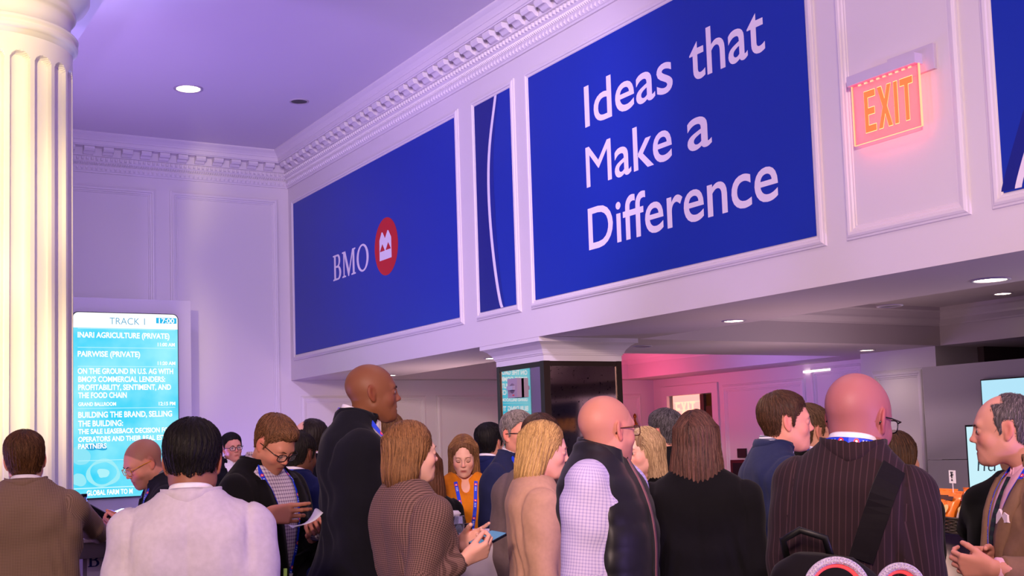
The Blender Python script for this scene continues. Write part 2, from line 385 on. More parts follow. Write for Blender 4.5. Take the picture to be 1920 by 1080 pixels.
# ------------------------------------------------------------------ the room
XW, YB, ZS, ZC = 5.2, 14.2, 2.479, 5.305       # right wall, back wall, soffit, ceiling
XL, YR, XR = -4.2, -4.0, 10.79
white = mat('white_paint', (.87, .85, .84), rough=.55, bump=.04, bscale=120)
whitem = mat('white_moulding', (.88, .86, .85), rough=.45)
ceil_m = mat('ceiling_paint', (.86, .84, .85), rough=.8)
dark_m = mat('dark_bronze', (.13, .11, .10), rough=.35, metal=.5)
soff_m = mat('soffit_paint', (.78, .74, .74), rough=.7)

MB().box((XL-.2, YR-.2, -.1), (XR+2.2, YB+.2, 0)).build('floor', mat('carpet', (.16, .14, .2), rough=.95, noise=.4, nscale=9, bump=.3, bscale=300), kind='structure')
MB().box((XL-.2, YR-.2, ZC), (XW+.3, YB+.2, ZC+.2)).build('ceiling', ceil_m, kind='structure')
MB().box((XL-.2, YR-.2, 0), (XL, YB+.2, ZC)).build('wall_left', white, kind='structure')
MB().box((XL, YR-.2, 0), (XR+2.2, YR, ZC)).build('wall_rear', white, kind='structure')
wb = MB().box((XL, YB, 0), (XR+.2, YB+.2, ZC)).build('wall_back', white, kind='structure')
wr = MB().box((XW, YR, ZS), (XW+.22, YB, ZC)).build('wall_right', white, kind='structure')

_tn = [10]
def tname(): _tn[0] += 1; return 'trim_%d' % _tn[0]
def frame_mold(name, O, U, V, N, u0, u1, v0, v1, prof, m, parent, kind=None):
    """picture-frame moulding; prof = (inset from the outer edge, height off the wall)"""
    O, U, V, N = [np.array(a, float) for a in (O, U, V, N)]; mb = MB(); n = len(prof)
    for (a, b) in ((0, 0), (1, 0), (1, 1), (0, 1)):
        for w, h in prof:
            u = u0+w if a == 0 else u1-w; v = v0+w if b == 0 else v1-w; mb.v.append(tuple(O+U*u+V*v+N*h))
    for c in range(4):
        d = (c+1) % 4
        for i in range(n-1): mb.f.append((c*n+i, d*n+i, d*n+i+1, c*n+i+1))
    return mb.build(name, m, parent, kind=kind)
FR = [(0, 0), (.004, .012), (.014, .014), (.018, .02), (.03, .026), (.045, .024), (.05, .016), (.062, .014), (.07, .006), (.078, .006), (.082, 0)]
RW_ = dict(O=(XW, 0, 0), U=(0, 1, 0), V=(0, 0, 1), N=(-1, 0, 0))
for y0, y1 in ((9.71, 14.0), (8.687, 9.32), (5.17, 8.38), (4.145, 4.87), (1.3, 3.876), (.1, .75), (-3.4, -.6)):
    frame_mold(tname(), u0=y0-.07, u1=y1+.07, v0=2.71, v1=4.725, prof=FR, m=whitem, parent=None, kind='structure', **RW_)
BW_ = dict(O=(0, YB, 0), U=(1, 0, 0), V=(0, 0, 1), N=(0, -1, 0))
for x0, x1 in ((-3.9, -.4), (-.2, .95), (1.12, 2.2), (2.4, 3.56), (3.72, 5.07)):
    frame_mold(tname(), u0=x0, u1=x1, v0=.9, v1=4.75, prof=[(w*1.15, h*1.2) for w, h in FR], m=whitem, parent=None, kind='structure', **BW_)
for x0, x1 in ((5.32, 7.05), (7.2, 8.7), (8.85, 10.55)):
    frame_mold(tname(), u0=x0, u1=x1, v0=.9, v1=2.28, prof=FR, m=whitem, parent=None, kind='structure', **BW_)

# crown moulding with brackets, beads and a leaf band
CP = [(0, 4.885), (.018, 4.885), (.022, 4.90), (.03, 4.905), (.045, 4.945), (.05, 4.958), (.034, 4.962), (.038, 4.985), (.055, 5.005), (.062, 5.012), (.062, 5.06), (.08, 5.066), (.082, 5.155), (.185, 5.158), (.188, 5.168), (.198, 5.172), (.2, 5.215), (.208, 5.218), (.215, 5.235), (.235, 5.262), (.255, 5.278), (.262, 5.284), (.268, 5.29), (.268, ZC)]
def crown(name, along, parent_kind='structure'):
    mb = MB(); n = len(CP)
    ends = {'r': ((lambda o: (XW-o, YR)), (lambda o: (XW-o, YB-o))), 'b': ((lambda o: (XW-o, YB-o)), (lambda o: (XL, YB-o)))}[along]
    for f in ends:
        for o, z in CP: x, y = f(o); mb.v.append((x, y, z))
    for i in range(n-1): mb.f.append((i, i+1, n+i+1, n+i))
    return mb.build(name, whitem, kind='structure')
cr_r = crown('trim_1', 'r'); cr_b = crown('trim_2', 'b')
def bracket_mesh():
    mb = MB(); w = .058; prof = [(.078, 5.155), (.180, 5.155), (.182, 5.125), (.165, 5.103), (.14, 5.108), (.125, 5.098), (.105, 5.078), (.078, 5.072)]
    n = len(prof)
    for s in (-w, w):
        for o, z in prof: mb.v.append((s, -o, z))
    mb.f += [tuple(range(n)), tuple(range(n, 2*n))[::-1]]+[(i, n+i, n+(i+1) % n, (i+1) % n) for i in range(n)]
    return mb.mesh('bracket')
bm_ = bracket_mesh(); bm_.materials.append(whitem)
SP = .214
for i in range(34):
    o = bpy.data.objects.new('bracket', bm_); C.objects.link(o); o.parent = cr_r; o.location = (XW, YB-.29-i*SP, 0); o.rotation_euler = (0, 0, -PI/2)
for i in range(22):
    o = bpy.data.objects.new('bracket', bm_); C.objects.link(o); o.parent = cr_b; o.location = (XW-.29-i*SP, YB, 0)
def relief(parent, along):
    """beads and leaves too small to pick apart"""
    mb = MB(); L = 9.0 if along == 'r' else 5.4; st = .0535; n = int(L/st)
    def pt(t, o, z): return (XW-o, YB-t, z) if along == 'r' else (XW-t, YB-o, z)
    for i in range(n):
        t = .08+i*st
        a = [pt(t-.017, .06, 5.015), pt(t+.017, .06, 5.015), pt(t+.017, .06, 5.055), pt(t-.017, .06, 5.055)]; c = [pt(t-.008, .082, 5.024), pt(t+.008, .082, 5.024), pt(t+.008, .082, 5.05), pt(t-.008, .082, 5.05)]
        mb.add(a+c, [(4, 5, 6, 7), (0, 1, 5, 4), (1, 2, 6, 5), (2, 3, 7, 6), (3, 0, 4, 7)])
        mb.add([pt(t-.02, .024, 4.903), pt(t+.012, .024, 4.903), pt(t+.02, .046, 4.95), pt(t-.012, .046, 4.95), pt(t, .05, 4.922)], [(0, 1, 4), (1, 2, 4), (2, 3, 4), (3, 0, 4)])
        for q in (-.013, .013): mb.add([pt(t+q-.011, .034, 4.965), pt(t+q+.011, .034, 4.965), pt(t+q+.011, .05, 5.0), pt(t+q-.011, .05, 5.0), pt(t+q, .058, 4.985)], [(0, 1, 4), (1, 2, 4), (2, 3, 4), (3, 0, 4)])
    return mb.build('carved_relief', whitem, parent, kind='stuff')
relief(cr_r, 'r'); relief(cr_b, 'b')

# ceiling lamps
def downlight(x, y, z, r=.075, on=True, label='', cat='light', em=(1, .93, .82), pw=14, grp=None):
    e = empty('ceiling_light', (x, y, z), 0, label, cat, grp)
    MB().lathe([(r*1.22, .0), (r*1.22, -.006), (r*1.0, -.008), (r*.98, .0)], 28, cap=False).build('light_trim', mat('light_trim', (.7, .66, .7), rough=.4), e, smooth=True)
    MB().lathe([(r*.99, -.003), (.0005, -.0031)], 28, cap=False).build('light_lens', mat('lamp_on', (1, 1, 1), emit=em, estr=pw) if on else mat('lamp_off', (.12, .1, .12), rough=.3), e)
    return e
downlight(3.317, 11.904, ZC, .12, True, 'round glowing recessed light in the high ceiling near the back cornice')
downlight(4.489, 11.875, ZC, .085, False, 'small unlit recessed fitting in the high ceiling nearer the long cornice')

# column
ccx, ccy, cR = .985, 7.95, .475
col = empty('column', (ccx, ccy, 0), 0, 'tall fluted white column with a round capital standing at the left', 'column')
def shaft():
    mb = MB(); nf = 20; per = 22; zt, zb = 4.153, .35; a0 = math.radians(3)
    zs = [zb, zb+.01]+list(np.linspace(zb+.3, zt-.35, 3))+[zt-.26+.008*k for k in range(32)]
    for z in zs:
        for f in range(nf):
            for k in range(per):
                t = k/per; a = a0+2*PI*(f+t)/nf; u = (t-.10)/.80; r = cR
                if 0 < u < 1:
                    x_ = abs(u-.5)*2; top = math.sqrt(max(0, 1-x_*x_)); lim = zt-.115+.058*(top-1)
                    r -= .048*top**.9*max(0, min(1, (lim-z)/.012))
                mb.v.append((r*math.cos(a), r*math.sin(a), z))
    n = nf*per
    for i in range(len(zs)-1):
        for k in range(n): mb.f.append((i*n+k, i*n+(k+1) % n, (i+1)*n+(k+1) % n, (i+1)*n+k))
    return mb.build('shaft', whitem, col, smooth=False)
sh = shaft()
MB().lathe([(cR, 4.133), (cR+.0, 4.168), (cR+.018, 4.173), (cR+.03, 4.185), (cR+.033, 4.198), (cR+.02, 4.215), (cR+.022, 4.220), (cR+.034, 4.231), (cR+.036, 4.243), (cR+.02, 4.258), (cR-.012, 4.263), (cR-.012, 4.363), (cR-.005, 4.378), (cR+.012, 4.383), (cR+.022, 4.396), (cR+.014, 4.411), (cR+.02, 4.423), (cR+.055, 4.453), (cR+.088, 4.483), (cR+.105, 4.513), (cR+.105, 4.600), (cR+.09, 4.630)], 72).build('capital', whitem, col, smooth=True)
MB().lathe([(cR+.12, 0), (cR+.12, .1), (cR+.09, .12), (cR+.1, .16), (cR+.06, .2), (cR+.07, .24), (cR+.02, .3), (cR, .36)], 48).build('base', whitem, col, smooth=True)
MB().box((.27, YR, 4.63), (1.68, YB, ZC)).build('trim_3', ceil_m, kind='structure')

# ---------------- banners
blue = mat('banner_blue', (.05, .19, .64), rough=.42, spec=.4); blue_d = mat('banner_dark_blue', (.04, .11, .50), rough=.42); bwhite = mat('banner_white', (.93, .91, .93), rough=.6); bred = mat('banner_red', (.78, .04, .12), rough=.5)
def on_wall(y, z, o=.0): return (XW-o, y, z)
def banner(y0, y1, label):
    return MB().box((XW-.012, y0, 2.782), (XW-.001, y1, 4.655)).build('banner', blue, label=label, cat='banner', group=None)
b1 = banner(9.715, 13.995, 'wide blue wall banner with white BMO lettering and a red round emblem')
b2 = banner(8.69, 9.317, 'narrow upright blue wall banner with one thin white curved line')
b3 = banner(5.175, 8.375, 'large blue wall banner reading Ideas that Make a Difference')
b5 = banner(1.305, 3.87, 'blue wall banner cut off by the frame right of the exit sign')
# writing
mb = MB()
TX = dict(O=(XW-.0125, 0, 0), U=(0, -1, 0), V=(0, 0, 1), N=(-1, 0, 0), lift=.001)
def wl(s, ya, yb, base, cap): put_letters(b3, bwhite, s, x0=-ya, x1=-yb, base=base, cap=cap, bold=.0 if s == 'M' else .009, **TX)
wl('Ideas', 7.555, 6.46, 4.03, .335); wl('that', 6.27, 5.525, 4.03, .335)
wl('M', 7.565, onx(1150, 330, XW)[1], 3.555, .335); wl('ake', onx(1155.5, 320, XW)[1], 6.50, 3.555, .335); wl('a', 6.33, 6.075, 3.555, .335); wl('Difference', 7.565, 5.472, 3.072, .335)
def serif_BMO():
    """outlines of the three letters, capitals 1 high"""
    def arc(cx, cy, rx, ry, a0, a1, n=14): return [(cx+rx*math.cos(math.radians(a0+(a1-a0)*i/n)), cy+ry*math.sin(math.radians(a0+(a1-a0)*i/n))) for i in range(n+1)]
    B = [[(0, 0), (.42, 0)]+arc(.42, .27, .25, .27, -90, 60)+[(.50, .53)]+arc(.40, .755, .21, .245, -50, 90)+[(0, 1), (0, .95), (.09, .93), (.09, .07), (0, .05)],
         [(.24, .07)]+[(.38, .07)]+arc(.38, .27, .13, .21, -80, 80)+[(.24, .49)], [(.24, .56), (.36, .56)]+arc(.36, .75, .11, .18, -80, 80)+[(.24, .93)]]
    M = [[(0, 0), (.30, 0), (.30, .05), (.19, .07), (.19, .80), (.48, 0), (.55, 0), (.84, .80), (.84, .07), (.73, .05), (.73, 0), (1.08, 0), (1.08, .05), (.99, .07), (.99, .93), (1.08, .95), (1.08, 1), (.82, 1), (.55, .27), (.28, 1), (0, 1), (0, .95), (.10, .93), (.10, .07), (0, .05)]]
    O = [arc(.46, .5, .46, .52, 0, 360, 40)[:-1], arc(.46, .5, .30, .45, 0, 360, 36)[:-1][::-1]]
    out = []
    for sh_, dx in ((B, 0), (M, .76), (O, 1.92)): out += [[(x+dx, y) for x, y in p] for p in sh_]
    return out, 2.84
def put_shape(mb, polys, O, U, V, sx, sz, lift=0.0, N=None):
    P, F = curve_fill(polys); O, U, V = [np.array(a, float) for a in (O, U, V)]; Nn = np.array(N, float) if N is not None else np.cross(U, V)
    mb.add([O+U*p[0]*sx+V*p[1]*sz+Nn*lift for p in P], F)
bmo, bw_ = serif_BMO()
def put_bmo(parent, m, O, U, sx, sz):
    for pl_ in (bmo[:3], bmo[3:4], bmo[4:]):
        mb = MB(); put_shape(mb, pl_, O, U, (0, 0, 1), sx, sz); mb.build('letter', m, parent)
put_bmo(b1, bwhite, (XW-.0135, 12.735, 3.52), (0, -1, 0), 1.005/bw_, .29)
disc = [(math.cos(2*PI*k/48), math.sin(2*PI*k/48)) for k in range(48)]
mb = MB(); put_shape(mb, [disc], (XW-.0130, 11.28, 3.692), (0, -1, 0), (0, 0, 1), .29, .302); mb.build('round_emblem', bred, b1)
def pxw(pts, x0, y0, k): return [tuple(onx(x0+a/k, y0+b/k, XW)[1:]) for a, b in pts]
M1 = pxw([(632, 485), (660, 378), (672, 378), (703, 450), (734, 348), (745, 348), (781, 430), (788, 690), (636, 744)], 620, 380, 6.75)
T1 = pxw([(638, 630), (670, 525), (701, 607)], 620, 380, 6.75); T2 = pxw([(711, 602), (743, 498), (778, 578)], 620, 380, 6.75)
mb = MB(); put_shape(mb, [M1, T1, T2], (XW-.0142, 0, 0), (0, 1, 0), (0, 0, 1), 1, 1); mb.build('crown_emblem', bwhite, b1)
def line_strip(parent, pts, w, name='curved_line', o=.0135, m=bwhite):
    mb = MB(); n = len(pts); 
    for i, (y, z) in enumerate(pts):
        ww = w if not hasattr(w, '__len__') else w[i]; mb.v += [(XW-o, y-ww/2, z), (XW-o, y+ww/2, z)]
    for i in range(n-1): mb.f.append((2*i, 2*i+1, 2*i+3, 2*i+2))
    return mb.build(name, m, parent)
def smooth_pts(pts, n=24):
    pts = np.array(pts, float); t = np.linspace(0, 1, len(pts)); tt = np.linspace(0, 1, n); co = [np.polyfit(t, pts[:, k], min(4, len(pts)-1)) for k in (0, 1)]
    return [(float(np.polyval(co[0], q)), float(np.polyval(co[1], q))) for q in tt]
cl = [tuple(onx(x, y, XW)[1:]) for x, y in ((931.5, 180), (924, 227), (920.3, 290), (918.7, 340), (920, 400), (927.5, 480), (936, 540), (943.8, 577))]
cl = smooth_pts(cl); cl[0] = (cl[0][0], 4.654); cl[-1] = (cl[-1][0], 2.783)
line_strip(b2, cl, .045)
mb = MB()
for i, (y, z) in enumerate(cl): mb.v += [(XW-.0128, y, z), (XW-.0128, 9.316, z)]
for i in range(len(cl)-1): mb.f.append((2*i, 2*i+1, 2*i+3, 2*i+2))
mb.build('dark_field', blue_d, b2)  # darker blue part of the banner beside the curved line
mb = MB()
for i, (y, z) in enumerate(cl): mb.v += [(XW-.0128, y, z), (XW-.0128, y-.10+.05*abs(i-12)/12, z)]
for i in range(len(cl)-1): mb.f.append((2*i, 2*i+1, 2*i+3, 2*i+2))
mb.build('dark_edge', mat('banner_mid_blue', (.045, .14, .56), rough=.42), b2)
c5 = smooth_pts([(3.783, 2.79), (3.70, 3.0), (3.55, 3.35), (3.40, 3.8), (3.2, 4.65)])
line_strip(b5, c5, .04)
mb = MB()
for i, (y, z) in enumerate(c5): mb.v += [(XW-.0128, y, z), (XW-.0128, y+.10-.0*i, z)]
for i in range(len(c5)-1): mb.f.append((2*i, 2*i+1, 2*i+3, 2*i+2))
mb.build('dark_edge', blue_d, b5)

# ---------------- exit sign
ex = empty('exit_sign', (XW, 4.53, 3.2), 0, 'glowing red edge-lit EXIT sign on the white wall panel', 'sign')
def W_(p): return (p[0]-XW, p[1]-4.53, p[2]-3.2)
hb = MB().box(W_((XW-.085, 4.31, 3.575)), W_((XW-.025, 4.80, 3.632))); hb.build('housing', mat('sign_housing', (.8, .76, .82), rough=.4), ex)
MB().box(W_((XW-.025, 4.235, 3.53)), W_((XW, 4.55, 3.67))).build('wall_plate', mat('sign_housing', (.8, .76, .82)), ex)
acr = mat('sign_acrylic', (1, .5, .5), rough=.15, alpha=.42, emit=(1, .28, .30), estr=.42)
MB().box(W_((XW-.058, 4.313, 3.235)), W_((XW-.052, 4.785, 3.575))).build('acrylic_panel', acr, ex)
ed = MB()
for a, b in (((XW-.06, 4.306, 3.232), (XW-.05, 4.313, 3.575)), ((XW-.06, 4.785, 3.232), (XW-.05, 4.792, 3.575))): ed.box(W_(a), W_(b))
ed.box(W_((XW-.058, 4.306, 3.229)), W_((XW-.052, 4.792, 3.233)))
ed.build('lit_edge', mat('sign_edge', (1, .7, .5), emit=(1, .55, .35), estr=1.6), ex)
def exit_letters(grow):
    g = grow
    def bx(x0, y0, x1, y1): return [(x0-g, y0-g), (x1+g, y0-g), (x1+g, y1+g), (x0-g, y1+g)]
    E_ = [(0-g, -g), (.62+g, -g), (.62+g, .16+g), (.2+g, .16+g), (.2+g, .42-g), (.56+g, .42-g), (.56+g, .58+g), (.2+g, .58+g), (.2+g, .84-g), (.62+g, .84-g), (.62+g, 1+g), (-g, 1+g)]
    X_ = [(0-g, -g), (.22+g, -g), (.38, .33-g*2), (.54-g, -g), (.76+g, -g), (.50+g, .5), (.76+g, 1+g), (.54-g, 1+g), (.38, .68+g*2), (.22+g, 1+g), (-g, 1+g), (.26-g, .5)]
    I_ = bx(0, 0, .2, 1); T_ = [(-g, .84-g), (.24-g, .84-g), (.24-g, -g), (.44+g, -g), (.44+g, .84-g), (.68+g, .84-g), (.68+g, 1+g), (-g, 1+g)]
    out = []; x = 0
    for s, w in ((E_, .62), (X_, .76), (I_, .2), (T_, .68)): out.append([(a+x, b) for a, b in s]); x += w+.14
    return out, x-.14
for g, m, o, nm in ((.011, mat('exit_outline', (1, .8, .5), emit=(1, .78, .50), estr=1.15), .0600, 'letter_outline'), (0.0, mat('exit_letter', (1, .3, .1), emit=(1, .40, .16), estr=1.0), .0608, 'exit_letters')):
    pl, w = exit_letters(g); mb = MB(); put_shape(mb, pl, W_((XW-o, 4.70, 3.285)), (0, -1, 0), (0, 0, 1), .345/w, .235); mb.build(nm, m, ex)
mb = MB()
for k in range(9): y = 4.36+k*.045; mb.box(W_((XW-.06, y, 3.566)), W_((XW-.05, y+.02, 3.574)))
mb.build('lamp_strip', mat('sign_led', (1, .5, .4), emit=(1, .4, .3), estr=4), ex, kind='stuff')
light('AREA', 'exit_glow', (XW-.07, 4.55, 3.40), (XW+1, 4.55, 3.35), 3.2, (1, .10, .12), .45, sizey=.34)

# ---------------- screen wall
YS = 13.4
sw = MB().box((1.2, YS+.02, 0), (3.74, YS+.32, 3.33)).build('display_wall', mat('display_wall_paint', (.80, .78, .82), rough=.6), label='pale free-standing display wall holding the bright schedule screen', cat='partition')
sx0, sx1, sz0, sz1 = ony(135, 585, YS)[0], ony(333.5, 590, YS)[0], ony(142, 936.7, YS)[2], ony(139, 584, YS)[2]
scr = empty('schedule_screen', ((sx0+sx1)/2, YS, sz0), 0, 'bright cyan schedule screen headed TRACK 1 on the pale display wall', 'screen')
W_s = sx1-sx0; H_s = sz1-sz0
def rrect(x0, z0, x1, z1, r, corners=(0, 0, 1, 1)):
    out = []
    for (cx, cz, a0, on) in ((x0+r, z0+r, 180, corners[0]), (x1-r, z0+r, 270, corners[1]), (x1-r, z1-r, 0, corners[2]), (x0+r, z1-r, 90, corners[3])):
        if on: out += [(cx+r*math.cos(math.radians(a0+90*k/6)), cz+r*math.sin(math.radians(a0+90*k/6))) for k in range(7)]
        else: out.append((x0 if a0 in (180, 90) else x1, z0 if a0 in (180, 270) else z1))
    return out
def slab(polys, y_front, thick, x_off, z_off):
    mb = MB(); P, F = curve_fill(polys, thick)
    mb.add([(p[0]+x_off, y_front+thick/2-p[2], p[1]+z_off) for p in P], F); return mb
ox = -(sx0+sx1)/2
slab([rrect(-W_s/2, 0, W_s/2, H_s, .06)], -.012, .03, 0, 0).build('screen_housing', mat('screen_housing', (.1, .1, .1)), scr)
def cyan_mat():
    m = bpy.data.materials.new('screen_cyan'); m.use_nodes = True; nt = m.node_tree; N = nt.nodes; L = nt.links; b = N['Principled BSDF']; b.inputs['Base Color'].default_value = (0, 0, 0, 1); b.inputs['Roughness'].default_value = .3
    tc = N.new('ShaderNodeTexCoord'); n = N.new('ShaderNodeTexNoise'); n.inputs['Scale'].default_value = 1.6; n.inputs['Detail'].default_value = 4; L.new(tc.outputs['Object'], n.inputs[0])
    cr = N.new('ShaderNodeValToRGB'); cr.color_ramp.elements[0].position = .35; cr.color_ramp.elements[0].color = (*srgb((.20, .84, .98)), 1); cr.color_ramp.elements[1].position = .68; cr.color_ramp.elements[1].color = (*srgb((.62, .96, 1.0)), 1)
    L.new(n.outputs[0], cr.inputs[0]); L.new(cr.outputs[0], b.inputs['Emission Color']); b.inputs['Emission Strength'].default_value = 1.0; MATS['screen_cyan'] = m; return m
slab([rrect(-W_s/2+.008, .008, W_s/2-.008, H_s-.008, .055)], -.014, .002, 0, 0).build('screen_picture', cyan_mat(), scr)
def SZ(y): return (sz1-ony(235, y, YS)[2])       # below the top
hdr = H_s-.008-.165
slab([rrect(-W_s/2+.008, hdr, W_s/2-.008, H_s-.008, .055)], -.0155, .002, 0, 0).build('header_bar', mat('screen_white', (0, 0, 0), emit=(1, 1, 1), estr=1.1), scr)
swt = mat('screen_text', (0, 0, 0), emit=(1, 1, 1), estr=1.15); cyt = mat('screen_text_cyan', (0, 0, 0), emit=(.1, .68, .85), estr=.8)
ST = dict(O=(0, -.0175, 0), U=(1, 0, 0), V=(0, 0, 1))
def sxx(px_, py_): return ony(px_, py_, YS)[0]+ox
def szz(px_, py_): return ony(px_, py_, YS)[2]-sz0
mbw, mbc = MB(), MB()
def st(mb, s, xa, xb, yb, caph, bold=.02): put_text(mb, s, x0=sxx(xa, yb), x1=sxx(xb, yb), base=szz((xa+xb)/2, yb), cap=caph/2254*13.6, bold=bold, **ST)
st(mbc, 'TRACK 1', 205, 271, 609, 13, -.012)
z17 = szz(312, 607); MBx = MB().box((sxx(292, 600), -.0178, z17), (sxx(330, 600), -.0168, z17+.062)); MBx.build('clock_box', mat('clock_cyan', (0, 0, 0), emit=(.08, .75, .95), estr=.95), scr)
put_text(mbw, '17:00', O=(0, -.0185, 0), U=(1, 0, 0), V=(0, 0, 1), x0=sxx(297, 600), x1=sxx(326, 600), base=z17+.004, cap=.055, bold=.02)
for s, xa, xb, yb, ch in (('INARI AGRICULTURE (PRIVATE)', 145, 317, 634, 10), ('11:00 AM', 295, 327, 649.5, 6.5), ('PAIRWISE (PRIVATE)', 145, 262, 669, 10), ('11:20 AM', 295, 328, 684.5, 6.5),
                          ('ON THE GROUND IN U.S. AG WITH', 145, 324, 701, 10), ('BMO\u2019S COMMERCIAL LENDERS:', 146, 309, 716, 10), ('PROFITABILITY, SENTIMENT, AND', 146, 320, 731, 10), ('THE FOOD CHAIN', 146, 237, 746, 10),
                          ('GRAND BALLROOM', 146, 217, 761, 6.5), ('12:15 PM', 297, 328, 760, 6.5), ('BUILDING THE BRAND, SELLING', 146, 322, 782, 10.5), ('THE BUILDING:', 146, 230, 799, 10.5),
                          ('THE SALE LEASEBACK DECISION FOR', 146, 322, 812, 9), ('OPERATORS AND THEIR REAL EST', 146, 309, 826.5, 9), ('PARTNERS', 146, 199, 841, 9), ('GLOBAL FARM TO M', 162, 248, 927, 9)):
    st(mbw, s, xa, xb, yb, ch, .028)
mbw.build('screen_lettering', swt, scr, kind='stuff'); mbc.build('header_lettering', cyt, scr, kind='stuff')
mb = MB()
for y in (618, 653, 688, 765.5, 862): z = szz(235, y); MB().box((sxx(145, y), -.018, z), (sxx(328, y), -.017, z+.006)).build('divider_line', mat('screen_line', (0, 0, 0), emit=(.75, .97, 1), estr=1.0), scr)
z = szz(200, 915); MB().box((-W_s/2+.01, -.0175, z), (W_s/2-.01, -.0165, z+.012)).build('divider_line', mat('screen_line', (0, 0, 0)), scr)
def blob(cx, cz, r, seed, sq=1.0, n=36, amp=.08):
    rr = random.Random(seed); ph = [rr.random()*6 for _ in range(4)]
    return [(cx+r*(1+amp*sum(math.sin((k+2)*2*PI*i/n+ph[k])/(k+1) for k in range(4)))*math.cos(2*PI*i/n), cz+sq*r*(1+amp*sum(math.sin((k+2)*2*PI*i/n+ph[k])/(k+1) for k in range(4)))*math.sin(2*PI*i/n)) for i in range(n)]
def scrart(name, polys, y, col_, e=1.0):
    mb = MB(); P, F = curve_fill(polys); mb.add([(p[0], -y, p[1]) for p in P], F); return mb.build(name, mat('art_'+name, (0, 0, 0), emit=col_, estr=e), scr)
ax_, az_ = sxx(193, 887), szz(193, 887)
scrart('picture_ring', [blob(ax_, az_, .16, 3), blob(ax_, az_, .125, 4)[::-1]], .0162, (.62, .93, .97)); scrart('picture_core', [blob(ax_, az_, .055, 7, amp=.15)], .0162, (.68, .95, .98))
scrart('picture_fruit', [blob(sxx(150, 855), szz(150, 855), .10, 9)], .0160, (.55, .9, .97)); scrart('picture_fruit_low', [blob(sxx(148, 900), szz(148, 900), .07, 11)], .0160, (.6, .92, .97))
scrart('picture_leaf', [blob(sxx(180, 838), szz(180, 838), .10, 13, .45, amp=.22)], .0159, (.12, .66, .86))

# ---------------- rooms under the soffit
def soffit():
    xs = [XW+.22, 6.27, 10.12, 11.2, XR+2.2]; ys = [YR, 2.0, 8.42, 9.82, 13.9, YB+.2]; h = .38
    mb = MB()
    hole = {(1, 1): ZS+h, (1, 3): ZS+h}
    for i in range(len(xs)-1):
        for j in range(len(ys)-1):
            z = hole.get((i, j), ZS)
            if (i, j) == (1, 3): mb_x0, mb_x1 = 6.45, 9.93
            else: mb_x0, mb_x1 = xs[i], xs[i+1]
            mb.quad((xs[i], ys[j], z), (xs[i+1], ys[j], z), (xs[i+1], ys[j+1], z), (xs[i], ys[j+1], z))
            if (i, j) in hole:
                x0, x1, y0, y1 = xs[i], xs[i+1], ys[j], ys[j+1]
                mb.quad((x0, y0, ZS), (x1, y0, ZS), (x1, y0, z), (x0, y0, z)); mb.quad((x0, y1, ZS), (x1, y1, ZS), (x1, y1, z), (x0, y1, z))
                mb.quad((x0, y0, ZS), (x0, y1, ZS), (x0, y1, z), (x0, y0, z)); mb.quad((x1, y0, ZS), (x1, y1, ZS), (x1, y1, z), (x1, y0, z))
    o = mb.build('ceiling_2', soff_m, kind='structure')
    for (x0, x1, y0, y1) in ((6.27, 10.12, 2.0, 8.42), (6.27, 10.12, 9.82, 13.9)):
        prof = [(0, .2), (.012, .2), (.02, .215), (.06, .25), (.07, .26), (.075, .28), (.1, .33), (.12, .345), (.12, .38)]
        frame_mold('crown_moulding', (0, 0, ZS), (1, 0, 0), (0, 1, 0), (0, 0, 1), x0, x1, y0, y1, [(a, b) for a, b in prof], mat('soffit_mold', (.8, .76, .76), rough=.5), o)
    return o
sf = soffit()
MB().box((XW, YR, ZS-.001), (XW+.22, YB, ZS)).build('trim_4', soff_m, wr)
wr2 = MB().box((XR, 8.6, 0), (XR+.2, 12.86, 2.9)).build('wall_right_lower', white, kind='structure')
MB().box((XR, 14.0, 0), (XR+.2, YB, 2.9)).build('wall_jamb', white, wr2)
MB().box((XR, 12.86, 2.225), (XR+.2, 14.0, 2.9)).build('wall_lintel', white, wr2)
RL = dict(O=(XR, 0, 0), U=(0, 1, 0), V=(0, 0, 1), N=(-1, 0, 0))
frame_mold(tname(), u0=11.08, u1=12.66, v0=.35, v1=2.315, prof=[(w*1.2, h) for w, h in FR], m=whitem, parent=None, kind='structure', **RL)
frame_mold(tname(), u0=10.1, u1=10.98, v0=.35, v1=2.43, prof=[(w*1.2, h) for w, h in FR], m=whitem, parent=None, kind='structure', **RL)
# door opening with a lobby behind
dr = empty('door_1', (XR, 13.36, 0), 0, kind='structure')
mb = MB()
for a, b in (((-.03, .5, 0), (.02, .62, 2.36)), ((-.03, -.62, 0), (.02, -.5, 2.36)), ((-.03, -.5, 2.225), (.02, .5, 2.36))): mb.box(a, b)
mb.build('door_casing', whitem, dr)
lobby = MB(); lobby.box((1.2, -1.2, 0), (1.25, 1.2, 2.5)); lobby.box((.2, -1.25, 0), (1.2, -1.2, 2.5)); lobby.box((.2, 1.2, 0), (1.2, 1.25, 2.5)); lobby.box((.2, -1.2, 2.45), (1.2, 1.2, 2.5)); lobby.build('lobby_wall', mat('lobby_wall', (.75, .62, .40), rough=.8), dr)
MB().box((.04, -.24, 0), (.09, -.16, 2.22)).build('mullion', mat('mullion_brown', (.35, .28, .2)), dr)
MB().box((.06, -.5, 0), (.08, -.26, 2.05)).build('side_panel', mat('olive_panel', (.30, .24, .10), rough=.6), dr)
es = MB().box((.05, -.16, 1.70), (.08, .46, 2.222)); es.build('painted_glass_glow', mat('painted_glass_glow', (1, .8, .7), emit=(1, .74, .66), estr=.95), dr)  # glowing panel and letters stand in for an EXIT reflection in the glass
